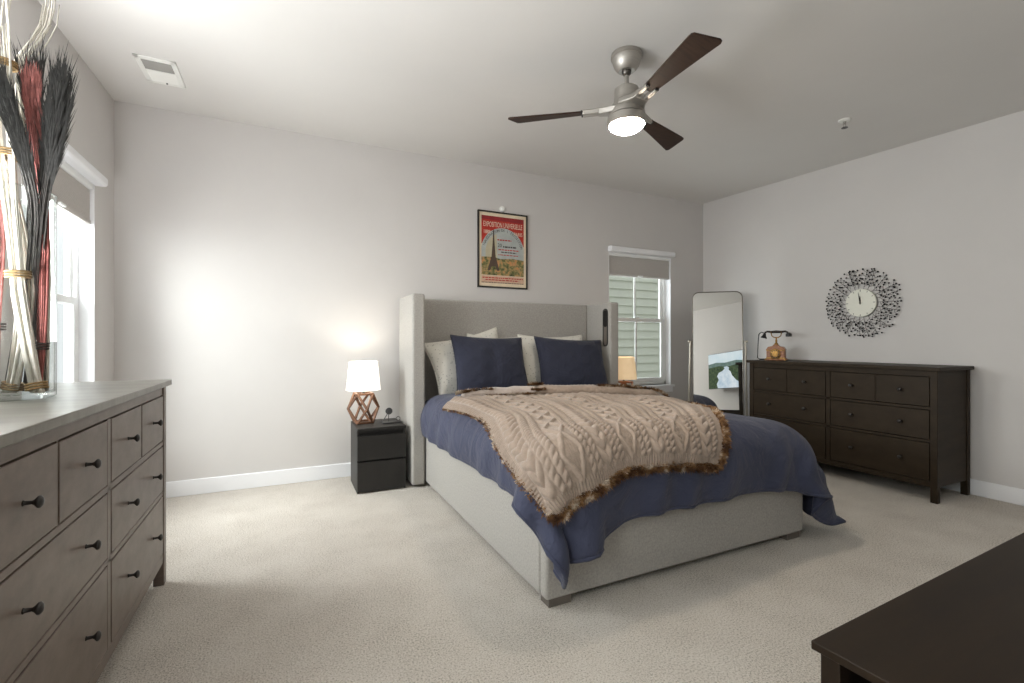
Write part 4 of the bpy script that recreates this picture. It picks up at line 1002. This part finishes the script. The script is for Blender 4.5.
for args, cnt in (((np.zeros(80), l, (-1, 0)), 1500), ((l, np.ones(80), (0, 1)), 5200), ((np.ones(80), l, (1, 0)), 3800)):
    fur_along(*border(*args), cnt, 0.013 if args[0][0] == 0 and args[0][-1] == 0 else 0.025)
def crest(i0, i1, lift, fwd=0.0):
    return hp[i0:i1]+hn[i0:i1]*lift+np.array([0, -fwd, 0]), hn[i0:i1], np.tile(np.array([0.05, -0.5, 0.2]), (i1-i0, 1))
P_, N_, O_ = crest(0, 12, 0.085, 0.03); fur_along(P_, N_, O_, 1100, 0.028)
P_, N_, O_ = crest(8, 24, 0.045, 0.062); fur_along(P_, N_, O_, 800, 0.020, band=0.012)
P_, N_, O_ = crest(21, 26, 0.105, 0.01); fur_along(P_, N_, O_, 500, 0.030); P_, N_, O_ = crest(21, 26, 0.07, 0.055); fur_along(P_, N_, O_, 400, 0.026)
P_, N_, O_ = crest(40, 60, 0.098, 0.03); fur_along(P_, N_, O_, 1700, 0.030)
me = bpy.data.meshes.new('fur_trim'); me.from_pydata([tuple(map(float, p)) for p in fv], [], ff); me.update()
tpart('fur_trim', me, M['fur'])

# ------------------------------------------------------------------ pillows
def pillow(name, label, cat, m, w, h, th, loc, lean, yaw, roll_, seed, group=None, ears=0.06):
    rr = np.random.default_rng(seed); n = 40
    g = np.linspace(-1, 1, n); U, V_ = np.meshgrid(g, g, indexing='ij')
    ph = rr.uniform(0, 6, 6)
    def side(sg):
        e = np.clip((1-np.abs(U)**2.6)*(1-np.abs(V_)**2.6), 0, 1)**0.55
        pinch = 1-ears*(1-np.abs(U)**2)*np.abs(V_)**2
        X = U*w/2*(1-ears*(1-V_**2)*np.abs(U)**3); Z = V_*h/2*(1-ears*1.3*(1-U**2)*np.abs(V_)**3)
        wr = 0.006*np.sin(5*U+3*V_+ph[0])*np.sin(4*V_-2*U+ph[1])+0.004*np.sin(11*U-7*V_+ph[2])*np.sin(6*V_+ph[3])
        wr = wr+0.010*np.exp(-((U*U+V_*V_-1.35)/0.25)**2)*np.sin(9*np.arctan2(V_, U)+ph[4])
        Y = sg*(th/2*e+wr*np.sqrt(e))
        Z = Z - 0.02*(1-V_)/2*(0)            
        return np.stack([X, Y, Z], -1)
    A = side(-1); B = side(1)
    bm = new_bm(); va = [[bm.verts.new(A[i, j]) for j in range(n)] for i in range(n)]
    vb_ = [[va[i][j] if i in (0, n-1) or j in (0, n-1) else bm.verts.new(B[i, j]) for j in range(n)] for i in range(n)]
    for i in range(n-1):
        for j in range(n-1):
            bm.faces.new((va[i][j], va[i+1][j], va[i+1][j+1], va[i][j+1]))
            bm.faces.new((vb_[i][j], vb_[i][j+1], vb_[i+1][j+1], vb_[i+1][j]))
    o = obj(name, bm, m, smooth=True)
    o.rotation_euler = (Matrix.Rotation(yaw, 3, 'Z') @ Matrix.Rotation(-lean, 3, 'X') @ Matrix.Rotation(roll_, 3, 'Y')).to_euler(); o.location = loc
    b = new_bm(); add_tube(b, [A[i, 0] for i in range(n)]+[A[n-1, j] for j in range(1, n)]+[A[i, n-1] for i in range(n-2, -1, -1)]+[A[0, j] for j in range(n-2, 0, -1)], 0.0035, 6, True)
    obj('seam', b, m, o, smooth=True)
    return tag(o, label, cat, group)
pillow('pillow', 'dark navy pillow leaning at the left of the bed', 'pillow', M['navy_dark'], 0.66, 0.53, 0.17, (1.535, 3.585, 0.93), R(23), R(2), R(2), 1, 'navy pillows')
pillow('pillow', 'dark navy pillow leaning at the right of the bed', 'pillow', M['navy_dark'], 0.70, 0.52, 0.17, (2.345, 3.605, 0.92), R(23), R(-3), R(3), 2, 'navy pillows')
pillow('pillow', 'white printed pillow at the far left, poking out beside the left headboard wing', 'pillow', M['white_print'], 0.74, 0.50, 0.13, (1.42, 3.785, 0.955), R(18), R(4), R(-12), 3, 'white printed pillows', 0.10)
pillow('pillow', 'white printed pillow in the middle, showing between the two navy pillows', 'pillow', M['white_print'], 0.56, 0.52, 0.10, (1.715, 3.885, 0.935), R(8), R(-2), R(2), 4, 'white printed pillows', 0.10)
pillow('pillow', 'white printed pillow behind the right navy pillow, corner peaking above it', 'pillow', M['white_print'], 0.70, 0.52, 0.13, (2.275, 3.805, 0.95), R(18), R(-2), R(0), 5, 'white printed pillows', 0.10)

# ------------------------------------------------------------------ vase of dried grasses on the left dresser
VC = Vector((-0.790, 2.020, 0.9505)); RV = Vector((0.9011, -0.4337, 0)); FV = Vector((-0.364, 0.931, 0))
def LP(l_, d_, z): return Vector((VC.x, VC.y, 0))+RV*l_+FV*d_+Vector((0, 0, z))
b = new_bm(); r = 0.113; h = 0.655
add_lathe(b, [(0.001, 0.0), (r-0.006, 0.0), (r, 0.006), (r, h), (r-0.004, h), (r-0.004, 0.016), (0.001, 0.014)], seg=56)
vz = obj('glass_vase', b, M['vase_glass'], smooth='auto'); vz.location = VC
tag(vz, 'tall clear glass cylinder vase on the left dresser', 'vase')
b = new_bm(); add_tube(b, [(r*math.cos(2*PI*i/40)*0.99, r*math.sin(2*PI*i/40)*0.99, h) for i in range(40)], 0.0028, 6, True)
obj('rim', b, M['vase_glass'], vz, smooth=True)
def spline(pts, n):
    P = [Vector(p) for p in pts]; P = [P[0]*2-P[1]]+P+[P[-1]*2-P[-2]]; out = []
    m = len(P)-3
    for k in range(n):
        f = k/(n-1)*m; i = min(int(f), m-1); t_ = f-i; a, b_, c, d = P[i:i+4]
        out.append(0.5*((2*b_)+(c-a)*t_+(2*a-5*b_+4*c-d)*t_*t_+(3*b_-a-3*c+d)*t_**3))
    return out
def bundle(name, label, path, spread, n, rad, m, seed, ties=(), tie_m=None, curl=0.0, plume=None, seg=5, npts=18):
    rr = random.Random(seed); t = thing(name, label, 'dried stems', path[0])
    base = Vector(path[0]); sp = spline(path, npts)
    def spr(s):
        f = s*(len(spread)-1); i = min(int(f), len(spread)-2); return spread[i]+(spread[i+1]-spread[i])*(f-i)
    b = new_bm(); tips = []
    for k in range(n):
        a = rr.uniform(0, 2*PI); q = math.sqrt(rr.uniform(0.02, 1)); tw = rr.uniform(-0.7, 0.7); cut = rr.uniform(0.86, 1.0); ph1, ph2 = rr.uniform(0, 6), rr.uniform(0, 6)
        pts = []
        for i, p in enumerate(sp):
            s = i/(npts-1); 
            if s > cut: break
            R1 = spr(s)*q; aa = a+tw*s
            c = curl*max(0, s-0.55)*2
            pts.append(p-base+RV*(R1*math.cos(aa)+c*math.sin(s*11+ph1))+FV*(R1*math.sin(aa)*0.8+c*math.sin(s*9+ph2)))
        add_tube(b, pts, lambda s_: rad*(1-0.5*s_), seg); tips.append(pts)
    st = obj('stems', b, m, t, smooth=True); st['kind'] = 'stuff'
    for tz in ties:
        i = int(tz*(npts-1)); p = sp[i]-base; d = (sp[min(i+1, npts-1)]-sp[max(i-1, 0)]).normalized(); rt = spr(tz)+rad*1.2
        b = new_bm(); a1 = d.cross(FV).normalized(); a2 = d.cross(a1).normalized()
        for lv in (-0.008, 0.0, 0.008):
            add_tube(b, [p+d*lv+rt*(math.cos(2*PI*k/18)*a1+0.85*math.sin(2*PI*k/18)*a2) for k in range(18)], 0.0036, 6, True)
        obj('tie', b, tie_m, t, smooth=True)
    if plume:
        pm, start, hairs, hl = plume; fvv = []; fff = []
        for pts in tips:
            m_ = len(pts)
            for _ in range(hairs):
                f = rr.uniform(start, 1)**0.9*(m_-1.01); i = int(f); p = pts[i].lerp(pts[i+1], f-i); d = (pts[i+1]-pts[i]).normalized()
                out = RV*rr.gauss(0, 1)+FV*rr.gauss(0, 1); out = out.normalized()*rr.uniform(0.04, 0.2); dirn = (d+out).normalized(); L = hl*rr.uniform(0.5, 1.2)
                sd = dirn.cross(FV).normalized()*0.0011; mid = p+dirn*L*0.5; tip = p+dirn*L+out*L*0.35
                k = len(fvv); fvv.extend([p-sd, p+sd, mid+sd, mid-sd, tip]); fff.extend([(k, k+1, k+2, k+3), (k+3, k+2, k+4)])
        me = bpy.data.meshes.new('plume'); me.from_pydata([tuple(v_) for v_ in fvv], [], fff); me.update(); o_ = obj('plume', me, pm, t); o_['kind'] = 'stuff'
    return t
zb = 0.972
bundle('willow_bundle', 'white willow stick bundle tied with raffia, foremost inside the vase, running up beyond view', [LP(.098, -.03, zb), LP(.086, -.03, 1.02), LP(.043, -.04, 1.26), LP(.032, -.05, 1.37), LP(.0, -.05, 1.745), LP(-.012, -.05, 2.00), LP(-.02, -.05, 2.35)], [.022, .019, .026, .022, .034, .024, .075], 20, .0045, M['white_stick'], 1, (0.165, 0.5, 0.675, 0.835), M['raffia'], curl=.03)
bundle('willow_bundle', 'white willow stick bundle at the left inside the vase, crossing behind the other white bundle', [LP(.006, -.02, zb), LP(.024, -.02, 1.02), LP(.058, .0, 1.26), LP(.03, .02, 1.5), LP(-.05, .03, 1.8), LP(-.10, .02, 2.1), LP(-.14, .0, 2.35)], [.022, .018, .03, .034, .03, .05, .09], 18, .0045, M['white_stick'], 2, (0.165,), M['raffia'], curl=.03)
bundle('willow_bundle', 'curly white willow twigs rising behind the rose grass at the top of the view', [LP(.118, .03, zb), LP(.122, .04, 1.2), LP(.115, .05, 1.5), LP(.05, .06, 1.85), LP(.045, .07, 2.02), LP(.13, .07, 2.16), LP(.14, .07, 2.36)], [.012, .014, .02, .03, .035, .03, .04], 12, .0035, M['white_stick'], 3, (), None, curl=.02)
bundle('grass_bundle', 'dusty red dried grass bundle at the right of the vase, rose plume among charcoal ones', [LP(.092, .0, zb), LP(.108, .0, 1.14), LP(.115, .0, 1.4), LP(.110, .0, 1.6), LP(.085, -.03, 1.80), LP(.072, -.05, 1.985)], [.014, .014, .018, .018, .022, .032], 30, .0024, M['red_stick'], 4, (0.18,), M['dark_tie'], plume=(M['red_plume'], 0.74, 34, 0.07))
bundle('grass_bundle', 'dusty red dried stems at the left edge of the view inside the vase', [LP(-.045, -.06, zb), LP(-.04, -.06, 1.19), LP(-.03, -.05, 1.45), LP(-.06, -.04, 1.7), LP(-.10, -.03, 2.0)], [.02, .02, .025, .03, .05], 26, .0026, M['red_stick'], 5, (0.27,), M['dark_tie'], plume=(M['red_plume'], 0.93, 4, 0.05))
bundle('grass_bundle', 'charcoal dried grass plume fanning right above the vase rim', [LP(.06, .03, zb), LP(.085, .02, 1.2), LP(.105, -.02, 1.5), LP(.120, -.05, 1.62), LP(.150, -.06, 1.80), LP(.165, -.06, 1.97)], [.012, .014, .02, .022, .038, .036], 40, .0016, M['black_stem'], 6, (), None, plume=(M['black_plume'], 0.62, 34, 0.11))
bundle('grass_bundle', 'charcoal dried grass plume fanning left above the vase rim', [LP(.03, .05, zb), LP(.06, .03, 1.2), LP(.085, -.03, 1.5), LP(.062, -.09, 1.64), LP(.012, -.10, 1.80), LP(-.035, -.10, 1.95)], [.012, .014, .02, .022, .026, .034], 34, .0016, M['black_stem'], 7, (), None, plume=(M['black_plume'], 0.60, 30, 0.11))
bundle('grass_bundle', 'charcoal dried grass stems rising straight behind the rose plume', [LP(.0, .06, zb), LP(.04, .06, 1.2), LP(.08, .05, 1.5), LP(.095, .03, 1.7), LP(.085, .03, 1.88), LP(.075, .03, 2.06)], [.012, .014, .02, .022, .03, .05], 30, .0016, M['black_stem'], 8, (), None, plume=(M['black_plume'], 0.62, 22, 0.11))
